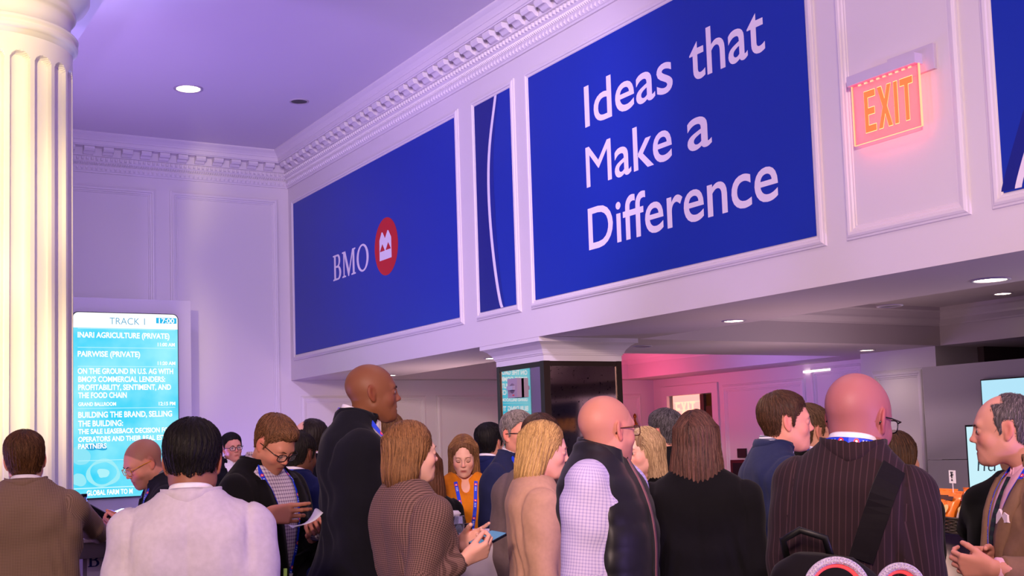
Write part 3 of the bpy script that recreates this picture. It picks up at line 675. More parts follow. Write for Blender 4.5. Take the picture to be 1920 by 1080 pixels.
pl, w = exit_letters(0); mb = MB(); put_shape(mb, pl, (.048, .40, 1.93), (0, -1, 0), (0, 0, 1), .44/w, .2); mb.build('exit_letters', mat('painted_reflection', (1, .6, .5), emit=(1, .86, .70), estr=1.15), dr)
for k in range(3): MB().box((.046, -.16, 1.90+k*.11), (.0495, .44, 1.905+k*.11)).build('reflection_line', mat('painted_reflection', (1, 1, 1)), dr)
# pilaster
pf = MB().box((10.13, 8.5, 0), (XR, 9.53, ZS)).build('pilaster', white, label='white panelled pilaster behind the bald man in pinstripes', cat='pilaster')
frame_mold('panel_frame', (10.13, 0, 0), (0, 1, 0), (0, 0, 1), (-1, 0, 0), 8.66, 9.37, .3, 2.27, [(w*1.2, h) for w, h in FR], whitem, pf)
# dark opening beyond
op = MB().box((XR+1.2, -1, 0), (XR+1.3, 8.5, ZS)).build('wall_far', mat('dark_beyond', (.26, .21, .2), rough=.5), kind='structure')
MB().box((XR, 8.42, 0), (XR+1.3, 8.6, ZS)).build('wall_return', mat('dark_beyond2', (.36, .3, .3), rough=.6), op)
mb = MB()
for k in range(5): mb.box((XR+1.14, 1.5+k*1.55, 2.05), (XR+1.2, 3.0+k*1.55, 2.4))
mb.build('window_1', mat('blue_glass', (.16, .13, .25), rough=.1, spec=.8), op)
MB().box((XR+1.1, -1, 1.96), (XR+1.2, 8.4, 2.03)).build('transom_rail', mat('transom_rail', (.3, .24, .16), rough=.5), op)
MB().box((XR, YR, 0), (XR+.2, 5.5, ZS)).build('wall_right_near', white, kind='structure')

# booth wall with two screens
BX = 9.08
bz = onx(1729, 689, BX)
bw = empty('booth_wall', (BX, 5, 0), 0, 'grey-white booth wall carrying a bright screen at the right edge', 'partition')
by1 = bz[1]; zt_ = bz[2]
zj = onx(1745, 862, BX)[2]
for nm, z0, z1 in (('booth_panel', 0, zj-.003), ('booth_panel', zj+.003, zt_)): MB().box((0, -3.4, z0), (.08, by1-5, z1)).build(nm, mat('booth_grey', (.66, .64, .68), rough=.6), bw)
for (nm, pts, col_, e, lab) in (('wall_screen', [(1838, 712), (1990, 1010)], (.72, .92, 1.0), .95, 'pale blue wall screen high on the booth wall behind the profile man'),):
    a = onx(1838, 712, BX-.03); b = (BX-.03, a[1]-1.9, a[2]-1.05)
    w = empty(nm, (BX, a[1], b[2]), 0, lab, 'screen'); MB().box((-.03, b[1]-a[1], 0), (0, 0, 1.05)).build('screen_housing', mat('screen_housing', (.1, .1, .1)), w)
    MB().box((-.032, b[1]-a[1]+.01, .01), (-.0301, -.01, 1.04)).build('screen_picture', mat('pale_screen', (0, 0, 0), emit=col_, estr=e), w)
TVX = 5.35
ta = onx(1809, 797, TVX); tb = onx(1822, 940, TVX)
tv = empty('television', (TVX, ta[1], 0), 0, 'upright screen on a stand showing handwritten letters beside the snack basket', 'television')
tz = ta[2]; MB().box((0, -.62, tz-.95), (.04, 0, tz)).build('tv_case', mat('tv_black', (.02, .03, .04), rough=.3), tv)
MB().box((-.002, -.608, tz-.938), (-.0002, -.010, tz-.010)).build('tv_picture', mat('tv_pale', (0, 0, 0), emit=(.80, .96, 1.0), estr=.95), tv)
mb = MB(); put_text(mb, 'hu', (-.003, 0, 0), (0, -1, 0), (0, 0, 1), .065, .175, tz-.245, .075, bold=-.01, shear=.12); mb.build('tv_lettering', mat('tv_ink', (.05, .2, .25), rough=.6), tv)
MB().box((.04, -.36, .03), (.07, -.26, tz-.2)).build('stand_post', dark_m, tv); MB().box((-.16, -.5, 0), (.26, -.12, .03)).build('stand_base', dark_m, tv)

# soffit spots
for (x, y, on, lab) in ((6.04, 6.92, True, 'small lit downlight in the soffit midway between mirrored pier and exit sign'), (6.02, 4.62, True, 'brightest downlight in the soffit under the exit sign at the right'), (6.5, 5.82, False, 'dark unlit soffit fitting between the two bright downlights'),
                        (6.76, 9.04, False, 'dark unlit soffit fitting just right of the mirrored pier'), (9.7, 9.03, True, 'small lit downlight in the far soffit strip near the pilaster'), (6.06, 13.15, True, 'tiny lit downlight in the soffit beside the tall bald man'), (6.0, 10.55, True, 'tiny lit downlight peeping out beside the pier capital')):
    downlight(x, y, ZS, .075 if y != 4.62 else .095, on, lab)
q = onz(1880, 550, ZS+.38); downlight(q[0], q[1], ZS+.38, .075, True, 'lit downlight inside the recessed coffer at the far right')
# linear light on the lower wall
MB().box((XR-.03, 10.62, 2.375), (XR-.0, 11.08, 2.40)).build('picture_light', mat('bar_light', (1, 1, 1), emit=(1, .95, .9), estr=2.2), label='short bright bar of light on the far wall beside the bald man in pinstripes', cat='light')

# ---------------- mirrored pier
px0, py0, py1, px1 = 5.32, 8.486, 9.256, 6.095
pier = empty('mirrored_pier', (px0, py0, 0), 0, 'square pier clad in mirrors under a flared white capital', 'column')
pw, pd = px1-px0, py1-py0
MB().box((.02, .02, 0), (pw-.02, pd-.02, 2.3)).build('core', dark_m, pier)
mir = mat('mirror', (.80, .78, .78), rough=.02, metal=1.0)
def antique():
    m = mat('antique_mirror', (.8, .72, .68), rough=.05, metal=1.0); nt = m.node_tree; N = nt.nodes; L = nt.links; b = N['Principled BSDF']
    tc = N.new('ShaderNodeTexCoord'); n = N.new('ShaderNodeTexNoise'); n.inputs['Scale'].default_value = 26; n.inputs['Detail'].default_value = 8; n.inputs['Roughness'].default_value = .75; L.new(tc.outputs['Object'], n.inputs[0])
    cr = N.new('ShaderNodeValToRGB'); cr.color_ramp.elements[0].position = .57; cr.color_ramp.elements[0].color = (*srgb((.88, .80, .78)), 1); cr.color_ramp.elements[1].position = .62; cr.color_ramp.elements[1].color = (.08, .06, .08, 1); L.new(n.outputs[0], cr.inputs[0]); L.new(cr.outputs[0], b.inputs['Base Color']); return m
MB().box((0, .045, .35), (.02, pd-.045, 2.245)).build('mirror_panel', mir, pier)
MB().box((.045, 0, .35), (pw-.045, .02, 2.245)).build('mirror_panel', antique(), pier)
br = mat('bronze_frame', (.24, .19, .16), rough=.35, metal=.7)
for a, b in (((-.012, -.012, 0), (.05, .05, 2.29)), ((-.012, pd-.04, 0), (.03, pd+.01, 2.29)), ((pw-.045, -.012, 0), (pw+.01, .03, 2.29)), ((-.01, .05, 2.245), (.02, pd-.04, 2.29)), ((.05, -.01, 2.245), (pw-.045, .02, 2.29)), ((-.01, .05, .3), (.02, pd-.04, .35)), ((.05, -.01, .3), (pw-.045, .02, .35))):
    MB().box(a, b).build('mirror_frame', br, pier)
def pier_cap():
    prof = [(.0, 2.285), (.012, 2.288), (.012, 2.335), (.02, 2.34), (.02, 2.35), (.028, 2.352), (.03, 2.362), (.04, 2.385), (.07, 2.42), (.10, 2.438), (.118, 2.442), (.118, ZS)]
    mb = MB(); n = len(prof)
    for (a, b) in ((0, 0), (1, 0), (1, 1), (0, 1)):
        for o, z in prof: mb.v.append((-o if a == 0 else pw+o, -o if b == 0 else pd+o, z))
    for c in range(4):
        d = (c+1) % 4
        for i in range(n-1): mb.f.append((c*n+i, d*n+i, d*n+i+1, c*n+i+1))
    return mb.build('capital', whitem, pier)
pier_cap(); MB().box((-.03, -.03, 0), (pw+.03, pd+.03, .3)).build('plinth', whitem, pier)
# alarm box on the mirror
q0 = onx(961, 709, px0-.04); al = empty('alarm_box', (px0-.012, q0[1], q0[2]-.17), 0, 'small pale alarm box with a clear strobe fixed on the mirror', 'alarm')
MB().box((-.045, -.1, 0), (0, .06, .165)).build('box_body', mat('alarm_body', (.62, .55, .60), rough=.4), al)
MB().lathe([(.045, 0), (.04, .004), (.001, .005)], 20).build('speaker_grille', mat('alarm_grille', (.45, .4, .45)), al).matrix_local = Matrix.Translation((-.045, -.02, .08))@Matrix.Rotation(-PI/2, 4, 'Y')
MB().box((-.075, -.07, .065), (-.045, .03, .1)).build('strobe_lens', mat('strobe', (.85, .8, .9), rough=.05, trans=.5), al)
MB().box((-.047, -.05, .015), (-.0451, -.02, .025)).build('red_mark', mat('alarm_red', (.8, .2, .2)), al)
# navy board seen in the mirror
def in_mirror(px_, py_, X0):
    r = ray(px_, py_); t = X0/r[0]; return V3_(X0, 2*py0-r[1]*t, CAMH+r[2]*t)
V3_ = lambda *a: np.array(a, dtype=float)
qa, qb = in_mirror(1028, 757, BX-.02), in_mirror(1084, 757, BX-.02)
nb = MB().box((BX-.03, qa[1], .3), (BX-.001, qb[1], qa[2])).build('navy_board', mat('navy_board', (.05, .09, .20), rough=.6), label='navy board with gold letters seen only in the pier mirror', cat='board')
qc, qd = in_mirror(1083, 806, BX-.02), in_mirror(1038, 806, BX-.02); put_bmo(nb, mat('gold_letter', (.80, .58, .25), rough=.4, metal=.2, emit=(.8, .5, .2), estr=.05), (BX-.0315, qc[1]-.03, qc[2]), (0, -1, 0), abs(qc[1]-qd[1])/bw_, .16)

# fire plate and pull box on the far wall, brass ornament
a = onx(1385, 841, XR); b = onx(1401, 858, XR); MB().box((XR-.03, b[1], b[2]), (XR, a[1], a[2])).build('wall_plate', mat('plate_dark', (.16, .05, .08)), label='small dark square plate on the far wall above the red box', cat='plate')
a = onx(1380, 862, XR); b = onx(1412, 899, XR); eb = MB().box((XR-.10, b[1], b[2]), (XR, a[1], a[2])).build('wall_box', mat('box_maroon', (.33, .04, .10), rough=.4), label='dark maroon box on the far wall below the small plate', cat='box')
MB().box((XR-.106, b[1]+.05, b[2]+.03), (XR-.10, a[1]-.05, a[2]-.04)).build('box_emblem', mat('box_black', (.05, .02, .05)), eb)
q = ony(1191, 797, YB-.06); orn = empty('wall_sconce', (q[0], YB-.06, q[2]-.15), 0, 'small brass ornament on the back wall by the vest man', 'sconce')
brass = mat('brass', (.55, .38, .14), rough=.3, metal=.9)
MB().lathe([(.02, 0), (.05, .01), (.04, .05), (.015, .07), (.03, .12), (.045, .16), (.02, .2), (.012, .24), (.025, .27), (.02, .3), (.002, .32)], 14).build('ornament_body', brass, orn, smooth=True)
MB().tube([(-.1, 0, .1), (-.05, -.01, .06), (0, 0, .1), (.05, -.01, .06), (.1, 0, .1)], .012, 6).build('ornament_arm', brass, orn, smooth=True)

# ------------------------------------------------------------------ people
HEADP = V3(0, -.004, 1.513)         # head pivot of the standing figure
def head_prims(fem, neck_to, ears=True, fat=0.0, coarse=False, slit=.0027):
    j = .9 if fem else 1.0; w = .96 if fem else 1.0
    P = [ell((0, -.015, .035), (.076*w, .097*w, .086), k=.02), ell((0, .012, .0), (.069*w, .082*w, .085), k=.03),
         ell((0, .03, -.055), ((.054+fat)*j, .058, .055), k=.035), cap((0, .062, -.097), (0, .052, -.1), .02*j, .02, k=.03),
         cap((-.048*j, .0, -.055), (-.02, .055, -.095), .018, .016, k=.03), cap((.048*j, .0, -.055), (.02, .055, -.095), .018, .016, k=.03),
         ell((.04, .058, -.03), (.02, .022, .022), k=.02), ell((-.04, .058, -.03), (.02, .022, .022), k=.02),
         cap((0, -.022, -.05), neck_to, .052*(.84 if fem else 1.0)+fat*.5, (.06*(.82 if fem else 1.0))+fat*.5, k=.035)]
    if not coarse:
        ns = .88 if fem else 1.0
        P += [cap((-.034, .079, .022), (.034, .079, .022), .009 if not fem else .006, k=.022),
              ell((.031, .099, .001), (.018, .019, .0125), k=.014, op='s'), ell((-.031, .099, .001), (.018, .019, .0125), k=.014, op='s'),
              cap((0, .088, .014), (0, .1035*ns+.0125*(1-ns)*8, -.024), .0062, .0078*ns, k=.012), ell((0, .1045, -.0285), (.0088*ns, .0105, .0080), k=.010),
              ell((.0105*ns, .0965, -.0325), (.0068*ns, .0105, .0068), k=.006), ell((-.0105*ns, .0965, -.0325), (.0068*ns, .0105, .0068), k=.006),
              ell((.006, .101, -.0405), (.0028, .004, .003), k=.002, op='s'), ell((-.006, .101, -.0405), (.0028, .004, .003), k=.002, op='s'),
              ell((0, .074, -.068), (.027, .019, .021), k=.02), ell((0, .078, -.100), (.016*j, .012, .013), k=.02),
              cap((-.017, .0865, -.0645), (.017, .0865, -.0645), .0042, k=.006), cap((-.013, .0865, -.0735), (.013, .0865, -.0735), .0052, k=.006),
              cap((-.022, .0965, -.0690), (.022, .0965, -.0690), .0040, k=.003, op='s')]
        for s in (1, -1):
            P += [ell((s*.031, .0785, .001), (.0155, .0138, .0135), k=.004), ell((s*.031, .094, -.0004), (.0122, .012, slit), k=.002, op='s')]
            if slit < .0018: P.pop()
    if ears:
        for s in (1, -1):
            R = rotm(yaw=s*27)@rotm(pitch=-10)
            P += [ell((s*.0800*w, -.010, -.002), (.0070, .0180, .0315), R, k=.006), ell((s*.0885*w, -.003, .002), (.0072, .0095, .019), R, k=.004, op='s'),
                  ell((s*.0765*w, -.003, -.029), (.006, .009, .010), R, k=.006)]
    return P
def skin_cols(V, base, lip=None, scalp=None, stubble=None, hl=None, fem=False):
    base = np.array(srgb(base)); c = np.tile(base, (len(V), 1)); x, y, z = V[:, 0], V[:, 1], V[:, 2]
    def mixin(m, col, a): m = np.clip(m, 0, 1)[:, None]*a; c[:] = c*(1-m)+np.array(srgb(col))*m
    redd = np.exp(-(((np.abs(x)-.042)/.02)**2+((y-.07)/.03)**2+((z+.03)/.02)**2))+np.exp(-((x/.015)**2+((y-.112)/.012)**2+((z+.028)/.015)**2))+np.clip((np.abs(x)-.074)/.01, 0, 1)
    c *= (1-np.clip(redd, 0, 1)[:, None]*np.array([-.04, .22, .18]))
    if stubble: mixin(np.clip((-z-.035)/.02, 0, 1)*np.clip((y-.0)/.03, 0, 1)*np.clip((z+.125)/.02, 0, 1), stubble, .45)
    if scalp:
        h = np.interp(y, [-.12, -.06, -.03, -.015, .01, .03, .05, .07, .09], [-.07, -.065, -.04, .0, .025, .02, .045, .075, .09]) if hl is None else hl(y)
        mixin((z-h)/.012, scalp, .55)
    lipm = np.exp(-((x/.021)**4+((z+.0685)/.0095)**4))*(y > .078); mixin(lipm, lip or tuple(np.array([base[0]**.4545*.80, base[1]**.4545*.62, base[2]**.4545*.62])), .85)
    if fem: mixin(np.exp(-(((np.abs(x)-.031)/.016)**2+((z-.006)/.004)**2))*(y > .075), (.15, .08, .08), .7)
    return c
def fold(amp=.004, seed=0.0, sc=1.0):
    def f(x, y, z):
        s = seed
        return amp*(np.sin(z*38*sc+x*14+2.2*np.sin(x*11+y*9+s)+s)*(.5+.5*np.sin(x*7+z*5+s*1.7))+.6*np.sin(x*33*sc-z*21+1.5*np.sin(z*13+s)+y*17)+.35*np.sin(y*45+z*52+s*2))
    return Pr(f, (-9, -9, -9), (9, 9, 9), op='+')
M_TORSO = [(.74, .215, .135, .155, .0), (.88, .218, .135, .155, .0), (1.0, .202, .128, .125, .005), (1.1, .196, .13, .115, .005), (1.22, .208, .138, .125, .0), (1.33, .207, .130, .133, -.01), (1.41, .175, .108, .125, -.02), (1.46, .120, .085, .1, -.025), (1.505, .078, .06, .075, -.02)]
F_TORSO = [(.74, .205, .125, .15, .0), (.9, .2, .12, .145, .0), (1.0, .172, .108, .11, .005), (1.09, .158, .105, .098, .01), (1.2, .17, .125, .105, .0), (1.29, .182, .132, .11, -.005), (1.38, .17, .098, .108, -.015), (1.43, .13, .075, .09, -.02), (1.48, .07, .055, .065, -.02)]

def ik(S, Wp, l1, l2, hint):
    d = Wp-S; L = np.linalg.norm(d); L2 = min(L, (l1+l2)*.995); Wn = S+d/L*L2
    a = (l1*l1-l2*l2+L2*L2)/(2*L2); hgt = math.sqrt(max(l1*l1-a*a, 0)); u = d/L; hv = hint-(hint@u)*u; hv /= np.linalg.norm(hv)+1e-9
    return S+u*a+hv*hgt, Wn

def hand_prims(side, curl=(25, 30, 20), thumb=(35, 20), spread=2.5, extend=None):
    """hand frame: origin wrist, +Y to the fingers, palm faces -Z, thumb towards +X*side"""
    P = []
    kn = [(.030, .092), (.010, .097), (-.010, .093), (-.029, .085)]; wr = [.018, .007, -.006, -.018]
    for (kx, ky), wx in zip(kn, wr): P.append(cap((side*wx, .004, 0), (side*kx, ky, 0), .0145, .0115, k=.014))
    P.append(cap((0, -.05, 0), (0, .012, 0), .027, .022, k=.02)); P[-1] = ell((0, -.02, 0), (.028, .05, .021), k=.015)
    P.append(ell((side*.024, .035, -.010), (.016, .03, .014), k=.012))
    seg = [(.043, .026, .021), (.047, .029, .022), (.043, .027, .021), (.034, .021, .019)]
    tips = []
    for i, ((kx, ky), sg) in enumerate(zip(kn, seg)):
        p = V3(side*kx, ky, 0); ang = 0; sp = math.radians((1.3-i)*spread)*side
        cc = extend[i] if (extend and extend[i] is not None) else curl
        r = .0093 if i < 3 else .008
        for q in range(3):
            ang += math.radians(cc[q]); d = V3(math.sin(sp)*math.cos(ang), math.cos(ang), -math.sin(ang)); e = p+d*sg[q]
            P.append(cap(p, e, r, r*.9, k=.003)); p = e; r *= .9
        tips.append(p)
    p = V3(side*.022, .018, -.006); ang = math.radians(thumb[0]); d = V3(side*math.sin(ang)*.9, math.cos(ang)*.85, -.35); d /= np.linalg.norm(d)
    e = p+d*.046; P.append(cap(p, e, .0135, .0115, k=.012)); p = e
    ax = V3(-side*.55, .55, -.6); t = math.radians(thumb[1]); d = d*math.cos(t)+ax/np.linalg.norm(ax)*math.sin(t); e = p+d*.033; P.append(cap(p, e, .0112, .0098, k=.004)); p = e
    d = d+ax*.25; d /= np.linalg.norm(d); e = p+d*.025; P.append(cap(p, e, .0098, .0085, k=.004)); tips.append(e)
    return P, tips

def hair_strands(prims, V, dirf, n, L, steps, rng, w=.0011, off=.0015, jit=.0, stop=None):
    """n hair strands that follow the hair surface; returns verts, quads, strand index per vertex"""
    if len(V) == 0: return np.zeros((0, 3)), np.zeros((0, 4), int), np.zeros(0, int)
    P = V[rng.integers(0, len(V), n)]+rng.normal(0, .003, (n, 3)); path = []
    offs = off+rng.random(n)*off*1.5
    for s in range(steps+1):
        N = normal(prims, P, .004); d = field(prims, P); P = P-N*(d-offs)[:, None]
        path.append((P.copy(), N))
        D = dirf(P)+rng.normal(0, jit, (n, 3)); D = D-N*(D*N).sum(1, keepdims=True); D /= np.linalg.norm(D, axis=1, keepdims=True)+1e-9
        P = P+D*(L/steps)
    VV, FF, SI = [], [], []
    for s, (p, N) in enumerate(path):
        q = path[min(s+1, steps)][0]-path[max(s-1, 0)][0]; q /= np.linalg.norm(q, axis=1, keepdims=True)+1e-9
        B = np.cross(q, N); ww = w*(1-.75*(s/steps)**2)
        VV += [p-B*ww, p+N*ww*.9, p+B*ww]; SI += [np.arange(n)]*3
    i = np.arange(n)
    for s in range(steps):
        a = s*3*n; b = (s+1)*3*n
        for u, v in ((0, 1), (1, 2)): FF.append(np.stack([a+u*n+i, a+v*n+i, b+v*n+i, b+u*n+i], 1))
    return np.concatenate(VV), np.concatenate(FF), np.concatenate(SI)

def short_line(y, kind='m'):
    return np.interp(y, [-.125, -.085, -.06, -.034, -.028, .008, .012, .022, .032, .05, .068, .085, .1], [-.075, -.07, -.062, -.04, .03, .034, -.008, -.01, .03, .04, .058, .07, .074])
def hair_base(style):
    ws = style.get('w', 1.0)
    hp = [ell((0, -.015, .035), (.076*ws, .097, .086), k=.02), ell((0, .012, .0), (.069*ws, .082, .085), k=.03), cap((0, -.022, -.05), (0, -.04, -.14), .052, .055, k=.035)]
    vol = style.get('vol', .012); kind = style['kind']; line = style.get('line', 0); q = style.get('quiff')
    lo, hi = V3(-.14, -.16, -.12), V3(.14, .16, .19)
    def thick(x, y, z):
        e = z-short_line(y)-line-style.get('nape', 0)*np.clip((-y-.03)/.02, 0, 1)+.0035*np.sin(x*170+y*60)+.003*np.sin(x*71+1)
        if kind == 'receding': e = np.minimum(e, np.maximum(style.get('top', .055)-z+.02*np.abs(x)/.07, style.get('back', -.02)-y)*.6); e = np.minimum(e, (style.get('front', .05)-y)*.5)
        s = np.clip(e/.05, 0, 1)**.7; t = .0025+vol*s*(.30+.70*np.clip((z-.03)/.07, 0, 1))
        if q is not None: t = t+.016*np.exp(-(((x-q)/.05)**2+((y-.075)/.03)**2+((z-.09)/.04)**2))
        return t, e
    def f(x, y, z):
        F = np.full(np.broadcast(x, y, z).shape, .3)
        for p in hp: F = comb(F, p.f(x, y, z), p)
        t, e = thick(x, y, z)
        return np.maximum(F-t, -e*.8)
    return Pr(f, lo, hi, k=.001, op='u')
def make_hair(style, rng, col, h, tilt_down):
    """style dict: kind, len, vol; returns V, F, cols in the head frame"""
    kind = style['kind']; vol = style.get('vol', .012); ws = style.get('w', 1.0); pr = []
    gz = (2.5, 35) if kind in ('short', 'receding', 'buzz') else (1.2, 13)
    groove = lambda a, n: Pr(lambda x, y, z: a*np.sin(np.arctan2(x, y+.03)*n+gz[0]*np.sin(z*gz[1])+1.3*np.sin(y*50)), (-9,)*3, (9,)*3, op='+')
    if kind in ('short', 'receding', 'buzz'):
        pr = [hair_base(style), groove(.0016*min(1, vol/.012), 33)]
    else:
        L = style['len']; bw = style.get('bw', .1)
        pr = [ell((0, -.017, .037), (.083*ws, .106, .099), k=.02),
              loft([(-L, bw*.9, .03, .075, -.045), (-L*.7, bw*1.02, .04, .085, -.04), (-L*.3, bw*.98, .05, .098, -.03), (.0, .092, .05, .1, -.02), (.06, .085, .06, .1, -.015)], p=2.1, k=.03),
              ell((0, .108, -.022), (.061*style.get('open', 1.0), .085, .103), k=.012, op='s'), ell((0, .12, .042), (.048*style.get('open', 1.0), .072, .060), k=.012, op='s'), Pr(lambda x, y, z: np.maximum(np.maximum(np.abs(x)-.045, .0-y), z+.04), (-.06, -.02, -L-.2), (.06, .3, -.03), k=.02, op='s'),
              groove(.0018, 34)]
        if style.get('part') is not None: pr.append(cap((style['part'], .1, .1), (style['part'], -.03, .145), .006, k=.008, op='s'))
        if style.get('ragged', 1): pr.append(Pr(lambda x, y, z: (-L+.02*np.sin(x*60+y*30)-z)*.8, (-9,)*3, (9,)*3, k=.01, op='i'))
    V, F = nets(pr, h)
    if len(V) == 0: return V, F, np.zeros((0, 3))
    part = style.get('part') or 0.0
    if kind in ('short', 'receding', 'buzz'):
        crown = V3(.01, -.06, .13)
        def df(P):
            D = P-crown; D = D/(np.linalg.norm(D, axis=1, keepdims=True)+1e-6)+V3(0, 0, -.35); f_ = (np.clip((P[:, 1]-.02)/.045, 0, 1)*np.clip((P[:, 2]-.02)/.03, 0, 1))[:, None]
            B = np.stack([np.where(P[:, 0] > .015, .55, -.45), -.85*np.ones(len(P)), .35*np.ones(len(P))], 1); return D*(1-f_)+B*f_
        n, Ls, st, w = {'short': (5200, .020+.5*vol, 3, .00075), 'receding': (2600, .014, 2, .0007), 'buzz': (2600, .008, 1, .0009)}[kind]; jit = {'short': .35, 'receding': .25, 'buzz': .4}[kind]
    else:
        def df(P):
            fr = np.clip((P[:, 1]-.0)/.06, 0, 1)*np.clip((P[:, 2]-.0)/.05, 0, 1); sg = np.where(P[:, 0] > part, 1., -1.); D = np.stack([sg*(.8*np.clip(P[:, 2]+.0, 0, .13)/.13+1.1*fr), -.15-.5*fr, -1+.3*fr], 1); return D
        n, Ls, st, w = 6500, .09, 6, .00068; jit = .035
    n = int(n*style.get('dens', 1.0))
    top = V[(V[:, 2] > -style.get('len', 9)+.08) & ~((V[:, 1] > .045) & (np.abs(V[:, 0]) < .058) & (V[:, 2] < .105))] if kind not in ('short', 'receding', 'buzz') else V
    SV, SF, SI = hair_strands(pr, top, df, n, Ls, st, rng, w=w*style.get('sw', 1.0), jit=jit, off=.0010 if kind != 'short' else .0014)
    base = np.array(srgb(col)); hi = np.array(srgb(style.get('hi', tuple(min(1, c*1.35+.03) for c in col))))
    lo_ = base*.55
    c1 = np.tile(base*.62, (len(V), 1)); t = np.sin(np.arctan2(V[:, 0], V[:, 1]+.03)*57+V[:, 2]*20)[:, None]*.5+.5; c1 = c1*(1-t*.3)+hi*t*.2
    r = rng.random(n)[:, None]; sc_ = (lo_*(1-r)+hi*r)*(.7+.6*rng.random(n)[:, None])
    VV, FF = join([(V, F), (SV, SF)])
    return VV, FF, np.concatenate([c1, sc_[SI]])

def eyeball(parent, R, O, iris, gaze=(0, 0)):
    """two small balls in the head"""
    for s in (1, -1):
        mb = MB(); n = 14; m = 10; co = []
        for i in range(m+1):
            a = PI*i/m
            for k in range(n): co.append((math.sin(a)*math.cos(2*PI*k/n), math.cos(a), math.sin(a)*math.sin(2*PI*k/n)))
        fs = [(i*n+k, i*n+(k+1) % n, (i+1)*n+(k+1) % n, (i+1)*n+k) for i in range(m) for k in range(n)]
        co = np.array(co); g = rotm(yaw=gaze[0], pitch=gaze[1])@V3(0, 1, 0); dd = co@g
        cols = np.where((dd > .90)[:, None], np.array(srgb((.02, .02, .02))), np.where((dd > .68)[:, None], np.array(srgb(iris)), np.array(srgb((.72, .66, .66)))))
        V = (co*.0118+V3(s*.031, .0812, .0008))@R.T+O
        me = npmesh('eye', V, fs); setcol(me, cols); link('eye', me, vmat('eye_mat', .15), parent, smooth=True)

def tube_np(pts, r, n=6, closed=False):
    mb = MB(); mb.tube(pts, r, n, closed); return mb

def glasses(parent, R, O, col, w=.5, name='eyeglasses', metal=False, thick=.0018, shape='rect'):
    mb = MB(); T = lambda p: tuple(R@np.array(p)+O)
    e = empty(name, parent=parent)
    for s in (1, -1):
        ring = []
        for k in range(20):
            a = 2*PI*k/20; cx, cz = math.cos(a), math.sin(a); pw = .6 if shape == 'rect' else .85
            x = s*.033+.024*math.copysign(abs(cx)**pw, cx); z = -.003+.0175*math.copysign(abs(cz)**pw, cz); ring.append((x, .108-abs(x)*.14, z))
        mb.tube([T(p) for p in ring], thick, 6, closed=True)
        mb.tube([T((s*.057, .099, .006)), T((s*.074, .085, .008)), T((s*.081, .03, .008)), T((s*.083, -.008, .006)), T((s*.081, -.028, -.012))], thick*1.1, 6)
        lm = MB(); c = T((s*.033, .1035, -.003)); lm.v = [c]+[T(p) for p in ring]; lm.f = [(0, 1+k, 1+(k+1) % 20) for k in range(20)]
        lm.build('lens', mat('lens_glass', (.95, .95, 1), rough=.05, alpha=.16, spec=1.0, coat=.5), e)
    mb.tube([T((-.010, .1065, .002)), T((0, .11, .004)), T((.010, .1065, .002))], thick, 6)
    mb.build('glasses_frame', col, e, smooth=True)
    return e

def ribbon(pts, nrm, w, th=.0012):
    """flat band along pts; nrm gives the outward normal at each point"""
    pts = [np.array(p, float) for p in pts]; mb = MB(); n = len(pts); uv = [0]
    for i in range(n):
        t = pts[min(i+1, n-1)]-pts[max(i-1, 0)]; t /= np.linalg.norm(t)+1e-9; N = np.array(nrm[i], float); B = np.cross(t, N); B /= np.linalg.norm(B)+1e-9
        mb.v += [tuple(pts[i]-B*w/2), tuple(pts[i]+B*w/2), tuple(pts[i]+B*w/2-N*th), tuple(pts[i]-B*w/2-N*th)]
        if i: uv.append(uv[-1]+np.linalg.norm(pts[i]-pts[i-1]))
    for i in range(n-1):
        a = i*4; b = a+4
        for k in range(4): mb.f.append((a+k, a+(k+1) % 4, b+(k+1) % 4, b+k))
    return mb, uv
def ribbon_obj(name, mb, uv, m, parent, w):
    me = mb.mesh(name); n = len(uv); co = np.zeros((n*4, 3))
    for i in range(n): co[i*4:i*4+4] = [(0, uv[i], 0), (1, uv[i], 0), (1, uv[i], 1), (0, uv[i], 1)]
    setrest(me, co); return link(name, me, m, parent)
